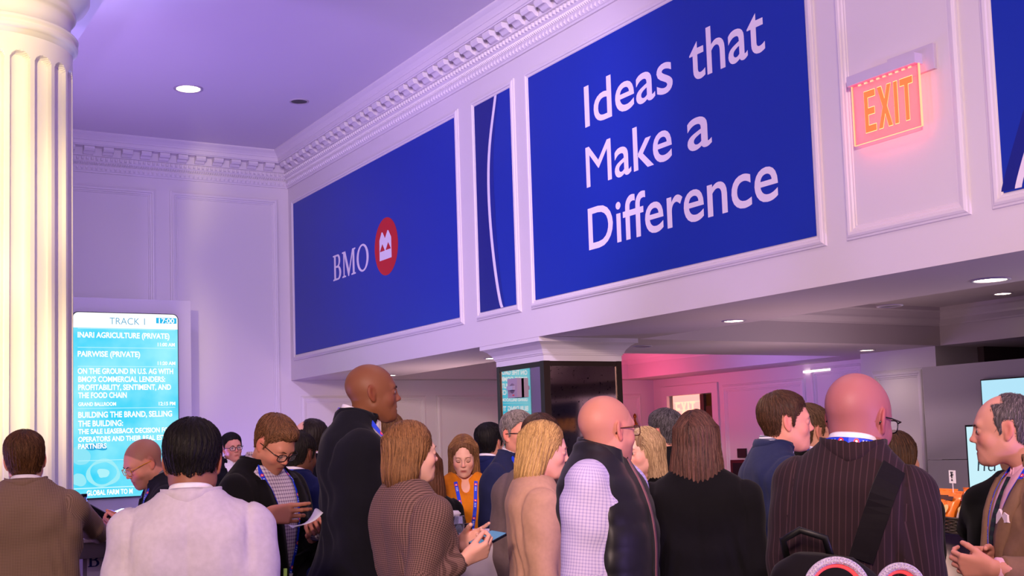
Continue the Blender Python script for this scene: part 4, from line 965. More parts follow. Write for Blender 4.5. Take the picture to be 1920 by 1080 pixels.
def lanyard_mat():
    if 'lanyard' in MATS: return MATS['lanyard']
    m = bpy.data.materials.new('lanyard'); m.use_nodes = True; nt = m.node_tree; N = nt.nodes; L = nt.links; b = N['Principled BSDF']; b.inputs['Roughness'].default_value = .45
    a = N.new('ShaderNodeAttribute'); a.attribute_name = 'rest'; s = N.new('ShaderNodeSeparateXYZ'); L.new(a.outputs['Vector'], s.inputs[0])
    def M(op, i0, i1=None):
        n = N.new('ShaderNodeMath'); n.operation = op
        for k, v in ((0, i0), (1, i1)):
            if v is None: continue
            if isinstance(v, (int, float)): n.inputs[k].default_value = v
            else: L.new(v, n.inputs[k])
        return n.outputs[0]
    v = M('MODULO', M('ADD', s.outputs[1], 5.0), .10); u = M('SUBTRACT', s.outputs[0], .5)
    du = M('MULTIPLY', u, .018); dv = M('SUBTRACT', v, .02); r = M('SQRT', M('ADD', M('MULTIPLY', du, du), M('MULTIPLY', dv, dv)))
    red = M('LESS_THAN', r, .0072); dot = M('LESS_THAN', r, .0032)
    lt = M('MULTIPLY', M('MULTIPLY', M('GREATER_THAN', v, .035), M('LESS_THAN', v, .062)), M('MULTIPLY', M('LESS_THAN', M('ABSOLUTE', u), .25), M('GREATER_THAN', M('SINE', M('MULTIPLY', v, 700.0)), .1)))
    def mix(f, c1, c2):
        n = N.new('ShaderNodeMix'); n.data_type = 'RGBA'; L.new(f, n.inputs[0])
        for k, c in ((6, c1), (7, c2)):
            if isinstance(c, tuple): n.inputs[k].default_value = (*srgb(c), 1)
            else: L.new(c, n.inputs[k])
        return n.outputs[2]
    c = mix(red, (.05, .22, .85), (.9, .1, .15)); c = mix(dot, c, (.95, .9, .95)); c = mix(lt, c, (.75, .8, 1)); L.new(c, b.inputs['Base Color'])
    MATS['lanyard'] = m; return m

def person(label, px, py, d, face=0, head=None, pitch=0, roll=0, lean=0, side=0, fem=False, skin=(.80, .60, .52), hair=None, haircol=(.25, .17, .12),
           top='jacket', topmat=None, shirt=None, coarse=0, RW=None, LW=None, Rh=None, Lh=None, glass=None, gshape='rect', lany=None, tie=None, vneck=None, iris=(.25, .2, .15), gaze=(0, 0),
           stubble=None, scalp=None, bulk=0.0, seed=1, legs=(.07, .07, .09), elbowR=None, elbowL=None, hiddenhead=False, lip=None, shrug=0.0, fat=0.0, neckout=0.0, hlres=None, collar=True, sleevecut=.9, cuff=True, stand=.0, brow=None, scale_fix=None, sleeve=None, badge=False, pocket=False, shw=0.0, cap_h=None, open_front=True, slit=.0027, sink=.008, hsc=.95):
    rng = np.random.default_rng(seed); face = float(face); head = face if head is None else head
    W0 = at(px, py, d); az = math.atan2(W0[0], W0[1]); rz = -(az+math.radians(face))
    T = rotm(pitch=lean, roll=side); PV = V3(0, 0, .95)
    tr = lambda p: (np.array(p, float)-PV)@T.T+PV
    Rh_ = rotm(yaw=-(head-face), pitch=pitch, roll=roll)          # head turn, in the figure's frame
    Rh_ = Rh_*hsc
    HP = tr(HEADP+V3(0, neckout, -sink)+(V3(0, 0, -.012) if fem else 0)); HO = HP+Rh_@V3(0, .01, .095)     # head centre
    top_local = HO+V3(0, 0, .0)+Rh_@V3(0, -.015, .035)
    sr = np.sqrt(((Rh_@np.diag([.076, .097, .086]))**2).sum(1)); top_local = top_local+V3(0, 0, sr[2])+V3(0, 0, 0.012 if (hair and hair['kind'] not in ('receding', 'buzz')) else 0)
    s = W0[2]/top_local[2]; s = scale_fix or s
    Rz = np.array([[math.cos(rz), -math.sin(rz), 0], [math.sin(rz), math.cos(rz), 0], [0, 0, 1]])
    loc = W0-Rz@(top_local*s); loc[2] = 0
    root = empty('person', tuple(loc), rz, label, 'person'); root.scale = (s, s, s)
    TL = lambda p: Rz.T@(np.array(p, float)-loc)/s                    # world -> figure
    tor = F_TORSO if fem else M_TORSO; tor = [(z, a+bulk+shw, f+bulk, b+bulk*.7, c) for z, a, f, b, c in tor]
    sx = (.150 if fem else .162)+bulk*.8+shw; sz = (1.372 if fem else 1.395)+shrug
    S = {+1: tr((sx, -.005, sz)), -1: tr((-sx, -.005, sz))}; l1, l2 = (.265, .235) if fem else (.29, .255)
    arms = {}
    for sd, Wt, eh in ((1, RW, elbowR), (-1, LW, elbowL)):
        if Wt is None: Wp = S[sd]+V3(sd*.035, .06, -(l1+l2)*.97); hint = V3(sd*.2, -1, 0)
        else:
            Wp = TL(at(*Wt[1:])) if Wt[0] == 'px' else tr(Wt); hint = V3(sd*.5, -.3, -1.0)
        if eh is not None: hint = np.array(eh, float)
        E_, Wn = ik(S[sd], Wp, l1, l2, hint); arms[sd] = (S[sd], E_, Wn)
    # hands ---------------------------------------------------------
    skinparts = []; tipsW = {}
    sk = vmat('skin', rough=.52, spec=.32, sss=.10, bump=.04)
    for sd, hs in ((1, Rh), (-1, Lh)):
        if hs is None and coarse >= 1: continue
        Wn = arms[sd][2]; E_ = arms[sd][1]; fdir = Wn-E_; fdir /= np.linalg.norm(fdir)
        h_ = dict(curl=(22, 30, 20), thumb=(30, 20), palm=None, fdir=None); h_.update(hs or {})
        fd = fdir if h_['fdir'] is None else (lambda q: q/np.linalg.norm(q))(np.array(h_['fdir'], float)*1.0)
        if h_.get('fw') is not None: fd = TL(at(*h_['fw']))-Wn; fd /= np.linalg.norm(fd)
        if h_.get('palmc') is not None: c_ = h_['palmc']; h_['palm'] = Rz.T@(RGT*c_[0]+UPV*c_[1]+FWD*c_[2])
        pn = np.array(h_['palm'] if h_['palm'] is not None else (-sd, 0, 0), float); pn = pn-(pn@fd)*fd; pn /= np.linalg.norm(pn)
        Zv = -pn; Xv = np.cross(fd, Zv); Rm = np.stack([Xv, fd, Zv], 1)
        # thumb side: +X*side must lie on the thumb's side of this hand
        hp, tips = hand_prims(-sd, h_['curl'], h_['thumb'], extend=h_.get('ext'))
        hh = .9 if fem else .95
        Vh, Fh = nets(hp, .0034 if hs is not None else .006)
        skinparts.append(((Vh*hh)@Rm.T+Wn, Fh)); tipsW[sd] = (Wn, Rm, [Rm@(t*hh)+Wn for t in tips], hh)
    # head ----------------------------------------------------------
    neckL = Rh_.T@(tr((0, -.03, 1.43 if fem else 1.45))-HO)/hsc**2
    hp = head_prims(fem, neckL, fat=fat, coarse=coarse >= 2, slit=slit)
    hres = hlres or (.0032, .0042, .005)[min(coarse, 2)]
    Vh, Fh = nets(hp, hres); c_head = skin_cols(Vh, skin, lip, scalp, stubble, fem=fem and coarse < 2)
    Vw = Vh@Rh_.T+HO
    bodyP = [loft([(z, a-.03, f-.025, b-.025, c) for z, a, f, b, c in tor], T, PV, k=.03)]
    for sd in (1, -1):
        A, B, Cc = arms[sd]; bodyP += [cap(A, B, .042, .036, k=.03), cap(B, Cc, .036, .022, k=.02)]
    for sd in (1, -1): bodyP += [cap((sd*.085, 0, .92), (sd*.1, .01, .5), .07, .05, k=.03), cap((sd*.1, .01, .5), (sd*.105, -.02, .08), .05, .035, k=.02), cap((sd*.105, -.04, .045), (sd*.12, .11, .035), .032, .028, k=.02)]
    Vb, Fb = nets(bodyP, .022)
    base = np.array(srgb(skin)); parts = [(Vw, Fh), (Vb, Fb)]+skinparts; cols = [c_head, np.tile(base, (len(Vb), 1))]+[np.tile(base*np.array([1.0, .92, .9]), (len(v), 1)) for v, _ in skinparts]
    V, F = join(parts); me = npmesh('body', V, F); setcol(me, np.concatenate(cols)); link('body', me, sk, root, smooth=True)
    if coarse < 2:
        if slit >= .0018: eyeball(root, Rh_, HO, iris, gaze)
        else:
            for q in (1, -1):
                mb = MB(); mb.tube([tuple(Rh_@np.array(p)+HO) for p in ((q*.018, .0905, -.0035), (q*.026, .0932, -.0065), (q*.034, .0925, -.0065), (q*.043, .0860, -.0025))], [.0008, .0014, .0014, .0008], 6)
                mb.build('eyelash', mat('lash_dark', (.10, .05, .05), rough=.8), root, smooth=True)
        mb = MB(); bc = brow or tuple(c*.7 for c in (haircol if hair else (.35, .28, .22)))
        for q in (1, -1):
            mb = MB(); mb.tube([tuple(Rh_@np.array(p)+HO) for p in ((q*.014, .0985, .019+(.003 if fem else 0)), (q*.03, .0945, .0245+(.002 if fem else 0)), (q*.046, .0825, .019+(.001 if fem else 0)))], ([.0022, .0030, .0012] if not fem else [.0012, .0016, .0007]), 6, flat=.6)
            mb.build('eyebrow', mat('brow_%.2f_%.2f' % (bc[0], bc[1]), bc, rough=.9), root, smooth=True)
    # hair ----------------------------------------------------------
    if hair:
        Vq, Fq, cq = make_hair(hair, rng, haircol, .0042 if coarse < 2 else .006, pitch)
        if len(Vq):
            me = npmesh('hair', Vq@Rh_.T+HO, Fq); setcol(me, cq); link('hair', me, vmat('hair_mat', rough=.55, spec=.28), root, smooth=True)
    # clothes -------------------------------------------------------
    tm = topmat; grid = (.0095, .012, .014)[min(coarse, 2)]
    trap = [cap(tr((q*.045, -.035, 1.478-(.04 if fem else 0))), tr((q*(sx-.02), -.012, sz+.008)), .050, .042, k=.03) for q in (1, -1)]
    jp = [loft(tor, T, PV, k=.03)]+trap; off = .0
    Fm = .88 if fem else 1.0; sl = []
    for sd in (1, -1):
        A, B, Cc = arms[sd]; cut = sleevecut
        if sleeve is None or True:
            sl += [cap(A, B, .064*Fm, .053*Fm, k=.05), cap(B, Cc, .053*Fm, .042*Fm, k=.02, cut=cut)]
    am = legs
    armP = {sd: [cap(arms[sd][0], arms[sd][1], .064*Fm, .053*Fm), cap(arms[sd][1], arms[sd][2], .053*Fm, .042*Fm)] for sd in (1, -1)}
    def put_rest(me, V, F):
        """cloth coordinates per face corner: torso upright, sleeves along the arm"""
        opts = [(V-PV)@T+PV]; reg = np.zeros(len(V), int); dT = field([jp[0]], V)
        for sd in (1, -1):
            A, B, Cc = arms[sd]; dA = field(armP[sd], V); m0 = (dA < .03) & ((V-A)@(T@V3(sd, 0, .05)) > -.008)
            for (a, b, z0) in ((A, B, 0), (B, Cc, 1)):
                ab = b-a; L_ = np.linalg.norm(ab); u = ab/L_; t = (V-a)@u; q = V-a-np.outer(t, u); rr = np.linalg.norm(q, axis=1)
                e1 = np.cross(u, V3(0, 1, 0)) if abs(u[1]) < .9 else np.cross(u, V3(1, 0, 0)); e1 /= np.linalg.norm(e1); e2 = np.cross(u, e1)
                an = np.arctan2(q@e2, q@e1); opts.append(np.stack([an*.06+sd*.3, rr, -t-z0*.29], 1)); k = len(opts)-1
                reg[m0 & ((t < L_*1.0) if z0 == 0 else ((V-B)@((b-a)/L_) > 0) & (((V-A)@((B-A)/np.linalg.norm(B-A))) > np.linalg.norm(B-A)*.8))] = k
        opts = np.stack(opts); fr = np.sort(reg[F], 1)[:, 1]; fi = np.repeat(fr, F.shape[1]); co = opts[fi, F.ravel()].copy()
        # keep the angle continuous inside a face
        c4 = co.reshape(len(F), F.shape[1], 3); w = c4[:, :, 0]-c4[:, :1, 0]; w = np.where((fr > 0)[:, None], w-np.round(w/(2*PI*.06))*(2*PI*.06), w); c4[:, :, 0] = c4[:, :1, 0]+w
        a = me.attributes.new('rest', 'FLOAT_VECTOR', 'CORNER'); a.data.foreach_set('vector', np.ascontiguousarray(c4, dtype=np.float32).ravel())
    clothk = {'jacket': .0034, 'shirt': .004, 'vest': .002, 'blouse': .005, 'sweater': .003}[top]
    bot = 0.80 if top in ('jacket', 'vest', 'sweater') else .9
    ext = []
    wv = None
    if top == 'jacket' and open_front:
        vb, vt, vw = vneck or (1.08, 1.47, .075)
        wv = lambda z: np.interp(z, [vb-.2, vb, vt, vt+.1], [.0, .0, vw, vw*.8])
        def vf(x, y, z):
            qx, qy, qz = x-PV[0], y-PV[1], z-PV[2]
            lx, ly, lz = (T[0, 0]*qx+T[1, 0]*qy+T[2, 0]*qz, T[0, 1]*qx+T[1, 1]*qy+T[2, 1]*qz, T[0, 2]*qx+T[1, 2]*qy+T[2, 2]*qz+.95)
            return np.maximum(np.abs(lx)-wv(lz), .02-ly)
        pts = np.array([tr((x_, y_, z_)) for x_ in (-.1, .1) for y_ in (0, .25) for z_ in (vb-.05, vt+.12)])
        ext.append(Pr(vf, pts.min(0), pts.max(0), k=.004, op='s'))
    if neckL is not None:
        nk = tr((0, -.02, 1.53-(.035 if fem else 0))); ext.append(ell(nk, (.07, .07, .045 if top != 'blouse' else .06), T, k=.01, op='s'))
        if top in ('blouse', 'sweater') and vneck: ext.append(ell(tr((0, .09, 1.47)), (.055, .07, vneck[0]), T, k=.02, op='s'))
    fd_ = fold(clothk, seed*1.37)
    def seamf(x, y, z):
        d = 0
        for sd in (1, -1):
            A = arms[sd][0]; n_ = T@V3(sd, 0, .05); px, py, pz = x-A[0]+n_[0]*.008, y-A[1]+n_[1]*.008, z-A[2]+n_[2]*.008
            q = px*n_[0]+py*n_[1]+pz*n_[2]; r2 = px*px+py*py+pz*pz
            d = d+.0075*np.exp(-(q/.0085)**2)*np.clip((.155-np.sqrt(r2))/.04, 0, 1)
        lx = T[0, 0]*(x-PV[0])+T[1, 0]*(y-PV[1])+T[2, 0]*(z-PV[2]); ly = T[0, 1]*(x-PV[0])+T[1, 1]*(y-PV[1])+T[2, 1]*(z-PV[2]); lz = T[0, 2]*(x-PV[0])+T[1, 2]*(y-PV[1])+T[2, 2]*(z-PV[2])+.95
        bk = np.clip((-ly-.02)/.04, 0, 1)
        d = d+bk*(.0035*np.exp(-(lx/.007)**2)-.005*np.exp(-((np.abs(lx)-.095)/.045)**2-((lz-1.30)/.07)**2)+.006*np.exp(-(lx/.05)**2-((lz-1.2)/.12)**2))
        # drape folds running down from the armpit
        for sd in (1, -1):
            d = d+bk*.0055*np.sin((lx*sd-.10)*130+(lz-1.1)*26+seed)*np.exp(-((lx*sd-.135)/.045)**2-((lz-1.14)/.14)**2)
        return d
    seam = Pr(seamf, (-9,)*3, (9,)*3, op='+')
    if top == 'vest':
        quilt = Pr(lambda x, y, z: -.0045*np.abs(np.sin(z*PI/.075+.15*np.sin(x*9))) ** .5+.002, (-9,)*3, (9,)*3, op='+')
        vp = [loft(tor, T, PV, k=.03, off=.004)]+[cap(tr((q*.045, -.035, 1.485)), tr((q*(sx-.045), -.012, sz+.02)), .056, .05, k=.03) for q in (1, -1)]
        holes = []
        for q in (1, -1):
            A, B, _ = arms[q]; holes.append(ell(A+V3(q*.070, 0, -.13), (.055, .080, .225), k=.03, op='s'))
        V_, F_ = nets(vp+[fd_, quilt]+holes+ext, grid); me = npmesh('vest', V_, F_); put_rest(me, V_, F_); link('vest', me, tm, root, smooth=True)
        sp = [loft(tor, T, PV, k=.03, off=-.004)]+trap+sl
        V_, F_ = nets(sp+[fold(.004, seed*.7)]+ext[-1:], grid); me = npmesh('shirt', V_, F_); put_rest(me, V_, F_); link('shirt', me, shirt, root, smooth=True)
    else:
        full = jp+sl
        V_, F_ = nets(full+[fd_]+([seam] if top == 'jacket' else [])+ext, grid); me = npmesh(top, V_, F_); put_rest(me, V_, F_); link({'jacket': 'jacket', 'shirt': 'shirt', 'blouse': 'blouse', 'sweater': 'sweater'}[top], me, tm, root, smooth=True)
        if top == 'jacket' and open_front and shirt is not None:
            sp = [loft([(z, a-.02, f-.012, b-.02, c) for z, a, f, b, c in tor if z >= 1.0], T, PV, k=.03)]
            V_, F_ = nets(sp+[ext[-1]], .012); me = npmesh('shirt', V_, F_); put_rest(me, V_, F_); link('shirt', me, shirt, root, smooth=True)
    surf = jp+sl+([fd_] if top != 'vest' else [])
    if False: pass
    if top == 'vest': surf = [loft(tor, T, PV, k=.03, off=.016)]+trap
    def on_surf(lx, lz, back=False, o=.004, prims=None):
        """point of the garment's front (or back) at torso coordinates"""
        dirv = T@V3(0, -1 if back else 1, 0); P = np.tile(tr((lx, 0, lz)), (1, 1)); t = .3
        for _ in range(14):
            q = P+dirv*t; dd = float(field(prims or surf, q)[0]); t -= (dd-o)*.8
        q = (P+dirv*t)[0]; return q, normal(prims or surf, q[None])[0]
    # collars -------------------------------------------------------
    def band(name, m, r_in, r_out, zt, zb_, front, flare=.012, th=.004, rows=3, cy=-.018, lowf=.05, wid=1.0):
        mb = MB(); n = 36; a0 = math.radians(front)
        prof = []
        for i in range(n+1):
            a = a0+(2*PI-2*a0)*i/n; bk = (1-math.cos(a))/2          # 0 front, 1 back
            zt_ = zt-lowf*(1-bk)**1.3; zb2 = zb_-lowf*1.25*(1-bk)**1.3
            ring = [(r_in, zb2), (r_in, zt_), ((r_in+r_out)/2, zt_+.003), (r_out, zt_-.002), (r_out+flare*.5, (zt_+zb2)/2), (r_out+flare, zb2)]
            for r, z in ring: mb.v.append(tuple(tr((math.sin(a)*r*wid, cy+math.cos(a)*r*1.08, z))))
        for i in range(n):
            for k in range(6):
                mb.f.append((i*6+k, i*6+(k+1) % 6, (i+1)*6+(k+1) % 6, (i+1)*6+k))
        mb.f.append(tuple(range(6))); mb.f.append(tuple(n*6+k for k in range(6))[::-1])
        me = mb.mesh(name); co = np.array([v.co[:] for v in me.vertices]); setrest(me, co); return link(name, me, m, root, smooth=True)
    dz = -.03 if fem else 0
    def jcollar():
        mb = MB(); n = 44; a0 = math.radians(48); cy = -.018; zup = T@V3(0, 0, 1); rows = []
        for i in range(n+1):
            a = a0+(2*PI-2*a0)*i/n; bk = (1-math.cos(a))/2; zt_ = 1.524+dz-.036*(1-bk)**1.3; dr = V3(math.sin(a), math.cos(a)*1.08, 0)
            out_r = .074+.013*min(1, (1-abs(i/n*2-1))*6)
            q = tr(V3(0, cy, 1.60)+dr*out_r); P_ = q[None].copy()
            for _ in range(30): P_ = P_-zup*(float(field(surf, P_)[0])-.004)*.7
            e_ = P_[0]; low = tr(V3(0, cy, zt_-.06)+dr*.066)
            rows.append([low, tr(V3(0, cy, zt_-.004)+dr*.0665), tr(V3(0, cy, zt_)+dr*.070), tr(V3(0, cy, zt_-.005)+dr*.0745), (tr(V3(0, cy, zt_-.005)+dr*.0745)*.5+e_*.5)+zup*.006+T@(dr*.003), e_+zup*.003, e_-zup*.012])
        m_ = len(rows[0])
        for r_ in rows: mb.v += [tuple(p) for p in r_]
        for i in range(n):
            for k in range(m_): mb.f.append((i*m_+k, i*m_+(k+1) % m_, (i+1)*m_+(k+1) % m_, (i+1)*m_+k))
        mb.f.append(tuple(range(m_))); mb.f.append(tuple(n*m_+k for k in range(m_))[::-1])
        me = mb.mesh('jacket_collar'); setrest(me, np.array([v.co[:] for v in me.vertices])); return link('jacket_collar', me, tm, root, smooth=True)
    if top in ('jacket', 'vest') and collar:
        if shirt is not None: band('shirt_collar', shirt, .060, .064, 1.535+dz, 1.48+dz, 10, flare=.008, lowf=.045)
        if top == 'jacket': jcollar()
        else: band('vest_collar', tm, .067, .073, 1.54, 1.45, 16, flare=.016, lowf=.04)
    elif top == 'shirt' and collar: band('shirt_collar', tm, .062, .067, 1.53+dz, 1.47+dz, 12, flare=.014, lowf=.045)
    if top == 'jacket' and open_front and coarse < 2:
        for q in (1, -1):
            vb, vt, vw = vneck or (1.08, 1.47, .075); rows = []; mb = MB(); nn = 12
            for i in range(nn+1):
                t = i/nn; z = vb-.01+(vt-.035-vb+.01)*t; w_in = float(wv(z))-.002; lw = .012+.062*min(1, t*1.25)**.8
                if t > .86: lw *= 1-.55*(t-.86)/.14
                for j, f_ in enumerate((0, .5, 1)):
                    p, nn_ = on_surf(q*(w_in+lw*f_), z, o=.006+.006*(f_ == .5)); mb.v.append(tuple(p))
                for f_ in (1, 0):
                    p, nn_ = on_surf(q*(w_in+lw*f_), z, o=-.006); mb.v.append(tuple(p))
            for i in range(nn):
                for k in range(5): mb.f.append((i*5+k, i*5+(k+1) % 5, (i+1)*5+(k+1) % 5, (i+1)*5+k))
            mb.f.append((0, 1, 2, 3, 4)); mb.f.append(tuple(nn*5+k for k in (4, 3, 2, 1, 0)))
            me = mb.mesh('lapel'); setrest(me, np.array([v.co[:] for v in me.vertices])); link('lapel', me, tm, root, smooth=True)
    if top == 'jacket' and cuff and shirt is not None and coarse < 2:
        for sd in (1, -1):
            if (Rh if sd == 1 else Lh) is None and coarse > 0: continue
            A, B, Cc = arms[sd]; u = (Cc-B)/np.linalg.norm(Cc-B); mb = MB(); mb.tube([tuple(B+(Cc-B)*.8), tuple(Cc-u*.012)], .036*Fm, 16); me = mb.mesh('cuff'); setrest(me, np.array([v.co[:] for v in me.vertices])); link('shirt_cuff', me, shirt, root, smooth=True)
    inner = surf if top != 'jacket' else [loft([(z, a-.02, f-.012, b-.02, c) for z, a, f, b, c in tor if z >= 1.0], T, PV, k=.03)]
    if tie is not None:
        pts, nr = [], []; zt = 1.44
        for i in range(9):
            z = zt-(zt-1.12)*i/8; p, n_ = on_surf(0, z, o=.006, prims=inner); pts.append(p); nr.append(n_)
        mb, uv = ribbon(pts, nr, .06, .004)
        for i in range(len(uv)):
            wsc = [.55, .45, .6, .75, .9, 1, 1.1, 1.15, 1.15][i]; c_ = np.array(pts[i])
            for k in range(4): v = np.array(mb.v[i*4+k]); mb.v[i*4+k] = tuple(c_+(v-c_)*V3(wsc, wsc, wsc))
        me = mb.mesh('tie'); setrest(me, np.array([v.co[:] for v in me.vertices])); link('tie', me, tie, root)
    if top == 'vest':
        pts, nr = [], []
        for i in range(22):
            p, n_ = on_surf(0.0, 1.47-.62*i/21, o=.004, prims=surf); pts.append(p); nr.append(n_)
        mbz, uvz = ribbon(pts, nr, .011, .004); mbz.build('vest_zip', mat('zip_rose', (.62, .42, .48), rough=.3, metal=.6), root)
    if lany:
        pts, nr = [], []
        path = []
        zb = lany.get('z', 1.12); hw = lany.get('w', .075); zf = 1.43+(0 if fem else 0)
        for q in (1, -1):
            pts, nr = [], []
            if lany.get('back', True):
                for i in range(7):
                    a = PI-(PI*.62)*i/6; r = .078; p = V3(q*math.sin(a)*r*1.02, -.018+math.cos(a)*r*1.08, 1.515+dz-.03*(1+math.cos(a))**1.0*.5-(.0 if i < 5 else .005)); pts.append(tr(p)); nr.append(T@V3(q*math.sin(a), math.cos(a), .3))
            fs = 9
            for i in range(fs+1):
                t = i/fs; z = zf+(zb-zf)*t; x = q*(hw*(1-t)**.8+.006)
                p, n_ = on_surf(x, z, o=.009, prims=surf if (top != 'jacket' or abs(x) > (float(wv(z)) if wv else 0)) else inner); pts.append(p); nr.append(n_)
            mb, uv = ribbon(pts, nr, .019, .0015); ribbon_obj('lanyard', mb, uv, lanyard_mat(), root, .019)
        if badge:
            p, n_ = on_surf(0.0, zb-.06, o=.015, prims=inner if top == 'jacket' else surf); u_ = np.cross(V3(0, 0, 1), n_); u_ /= np.linalg.norm(u_); v_ = np.cross(n_, u_)
            mb = MB(); cs = [p+u_*a*.045+v_*b*.06 for a, b in ((-1, -1), (1, -1), (1, 1), (-1, 1))]; bk = [c-n_*.003 for c in cs]
            mb.add(cs+bk, [(0, 1, 2, 3), (7, 6, 5, 4), (0, 4, 5, 1), (1, 5, 6, 2), (2, 6, 7, 3), (3, 7, 4, 0)]); mb.build('name_badge', mat('badge_paper', (.82, .82, .85), rough=.4), root)
            mb = MB(); cs = [p+n_*.001+u_*a*.04+v_*b for a, b in ((-1, -.05), (1, -.05), (1, .005), (-1, .005))]; mb.quad(*cs); mb.build('badge_panel', mat('badge_dark', (.35, .3, .38), rough=.4), root)
    if pocket:
        p, n_ = on_surf(-.10, 1.3, o=.008); u_ = np.cross(V3(0, 0, 1), n_); u_ /= np.linalg.norm(u_); v_ = V3(0, 0, 1)
        mb = MB(); sh = [(-.035, -.01), (.035, -.002), (.036, .022), (.018, .03), (.006, .018), (-.01, .04), (-.028, .02)]; a_ = [p+u_*x_+v_*y_ for x_, y_ in sh]; b_ = [q-n_*.01 for q in a_]; nn = len(sh)
        mb.add(a_+b_, [tuple(range(nn)), tuple(range(nn, 2*nn))[::-1]]+[(i, nn+i, nn+(i+1) % nn, (i+1) % nn) for i in range(nn)]); mb.build('pocket_square', mat('pocket_white', (.95, .88, .92), rough=.8), root)
    if glass is not None: glasses(root, Rh_, HO, glass, shape=gshape)
    # trousers and shoes (below the frame) -----------------------------
    tp = []
    for sd in (1, -1): tp += [cap((sd*.088, 0, .9), (sd*.1, .01, .5), .095, .075, k=.03), cap((sd*.1, .01, .5), (sd*.105, -.015, .09), .075, .06, k=.02)]
    V_, F_ = nets(tp, .025); me = npmesh('trousers', V_, F_); link('trousers', me, mat('trouser_%.2f' % am[2], am, rough=.85), root, smooth=True)
    for sd in (1, -1):
        V_, F_ = nets([cap((sd*.105, -.06, .042), (sd*.12, .13, .035), .042, .036, k=.02), Pr(lambda x, y, z: -z, (-9,)*3, (9,)*3, k=.005, op='i')], .012)
        me = npmesh('shoe', V_, F_); link('shoe', me, mat('shoe_leather', (.06, .05, .05), rough=.3), root, smooth=True)
    return dict(root=root, hands=tipsW, TL=TL, HO=HO, R=Rh_, s=s, on=on_surf, tr=tr, T=T, loc=loc, Rz=Rz, arms=arms, surf=surf)

# ------------------------------------------------------------------ the crowd
navy = cloth('navy_wool', (.09, .10, .17)); black_w = cloth('black_wool', (.055, .05, .065)); dksuit = cloth('dark_suit', (.075, .075, .11))
bluesuit = cloth('blue_suit', (.10, .13, .30)); bluesuit2 = cloth('mid_blue_suit', (.12, .14, .27)); greyj = cloth('light_grey_jacket', (.76, .73, .78))
tweed = cloth('brown_tweed', (.38, .30, .255), 'tweed', (.56, .46, .40), .0062); checkb = cloth('check_blazer', (.30, .22, .21), 'tweed', (.52, .40, .38), .010, p2=.0072)
wshirt = cloth('white_shirt', (.90, .88, .92)); lshirt = cloth('lavender_shirt', (.80, .76, .90), 'check', (.62, .58, .80), .010); cshirt = cloth('check_shirt', (.82, .78, .84), 'check', (.45, .36, .52), .014)
pshirt = cloth('pink_shirt', (.92, .70, .78)); sshirt = cloth('striped_shirt', (.75, .75, .82), 'bands', (.35, .35, .45), .012)
pin = cloth('pinstripe_wool', (.17, .12, .14), 'stripes', (.27, .19, .215), .016); tan = cloth('tan_jacket', (.50, .38, .30))
vestm = cloth('black_quilt', (.07, .065, .085), rough=.5, spec=.4); mustard = cloth('mustard_blouse', (.80, .47, .10)); beige = cloth('beige_jacket', (.72, .56, .48)); taupe = cloth('taupe_suit', (.38, .32, .33))
blackk = cloth('black_knit', (.035, .033, .04)); dknav = cloth('dark_shirt_jacket', (.10, .10, .14)); tiem = cloth('dark_striped_tie', (.07, .09, .17), 'bands', (.10, .22, .20), .03)
gblack = mat('frame_black', (.05, .04, .05), rough=.25); gyel = mat('frame_amber', (.80, .55, .12), rough=.25); gtort = mat('frame_tortoise', (.30, .16, .10), rough=.25); gmet = mat('frame_metal', (.5, .48, .5), rough=.25, metal=.9)
PPL = {}
def P(k, *a, **kw):
    if ONLY and k not in ONLY: return
    PPL[k] = person(*a, **kw)
ONLY = None
#ONLY#
SK = dict(fair=(.86, .66, .58), ruddy=(.84, .58, .50), mid=(.74, .54, .44), tan=(.66, .46, .36), brown=(.47, .29, .20))

P('tweed', 'man in brown tweed jacket seen from behind, short brown hair, beside the fluted column', 46, 808, 5.15, face=8, head=2, roll=-4, skin=SK['fair'], hair=dict(kind='short', vol=.016), haircol=(.30, .19, .11), topmat=tweed, shirt=wshirt, coarse=1,
  RW=('px', 196, 1012, 5.75), elbowR=(1, -.4, -1), hsc=0.95, seed=3, open_front=False, bulk=.008, shw=.008)
P('phone', 'man with shaved head and amber glasses bent over a phone at the left table', 268, 823, 6.15, face=-98, head=-112, pitch=26, lean=18, skin=SK['ruddy'], scalp=(.30, .22, .20), stubble=(.35, .25, .22), topmat=dknav, shirt=cloth('grey_collar', (.42, .42, .46)), coarse=0,
  RW=('px', 236, 976, 6.25), LW=('px', 240, 992, 5.95), Rh=dict(curl=(30, 40, 25), thumb=(25, 15), palmc=(.1, .5, -.8), fw=(190, 985, 6.15)), Lh=dict(curl=(35, 45, 25), thumb=(20, 15), palmc=(0, .55, .8), fw=(192, 986, 5.95)), glass=gyel, lany=dict(z=1.15), hsc=0.97, seed=5, fat=.006, vneck=(1.05, 1.46, .05))
P('grey', 'broad man in pale grey jacket seen from behind, thick black hair, at lower left', 360, 785, 3.5, face=6, head=8, pitch=10, skin=(.60, .40, .32), hair=dict(kind='short', vol=.014, nape=.022, sw=.9, w=1.02, hi=(.12, .10, .10)), haircol=(.06, .05, .05), topmat=greyj, shirt=wshirt, hsc=0.95, seed=7, open_front=False, shrug=.01, shw=.006, bulk=.004, Rh=None, Lh=None, fat=.004)
P('far', 'distant dark-haired smiling man with glasses against the violet wall', 433, 812, 9.6, face=168, head=160, roll=6, skin=SK['ruddy'], hair=dict(kind='short', vol=.018, line=.016), haircol=(.06, .05, .06), topmat=dksuit, shirt=wshirt, coarse=1, glass=gblack, hsc=0.86, seed=8)
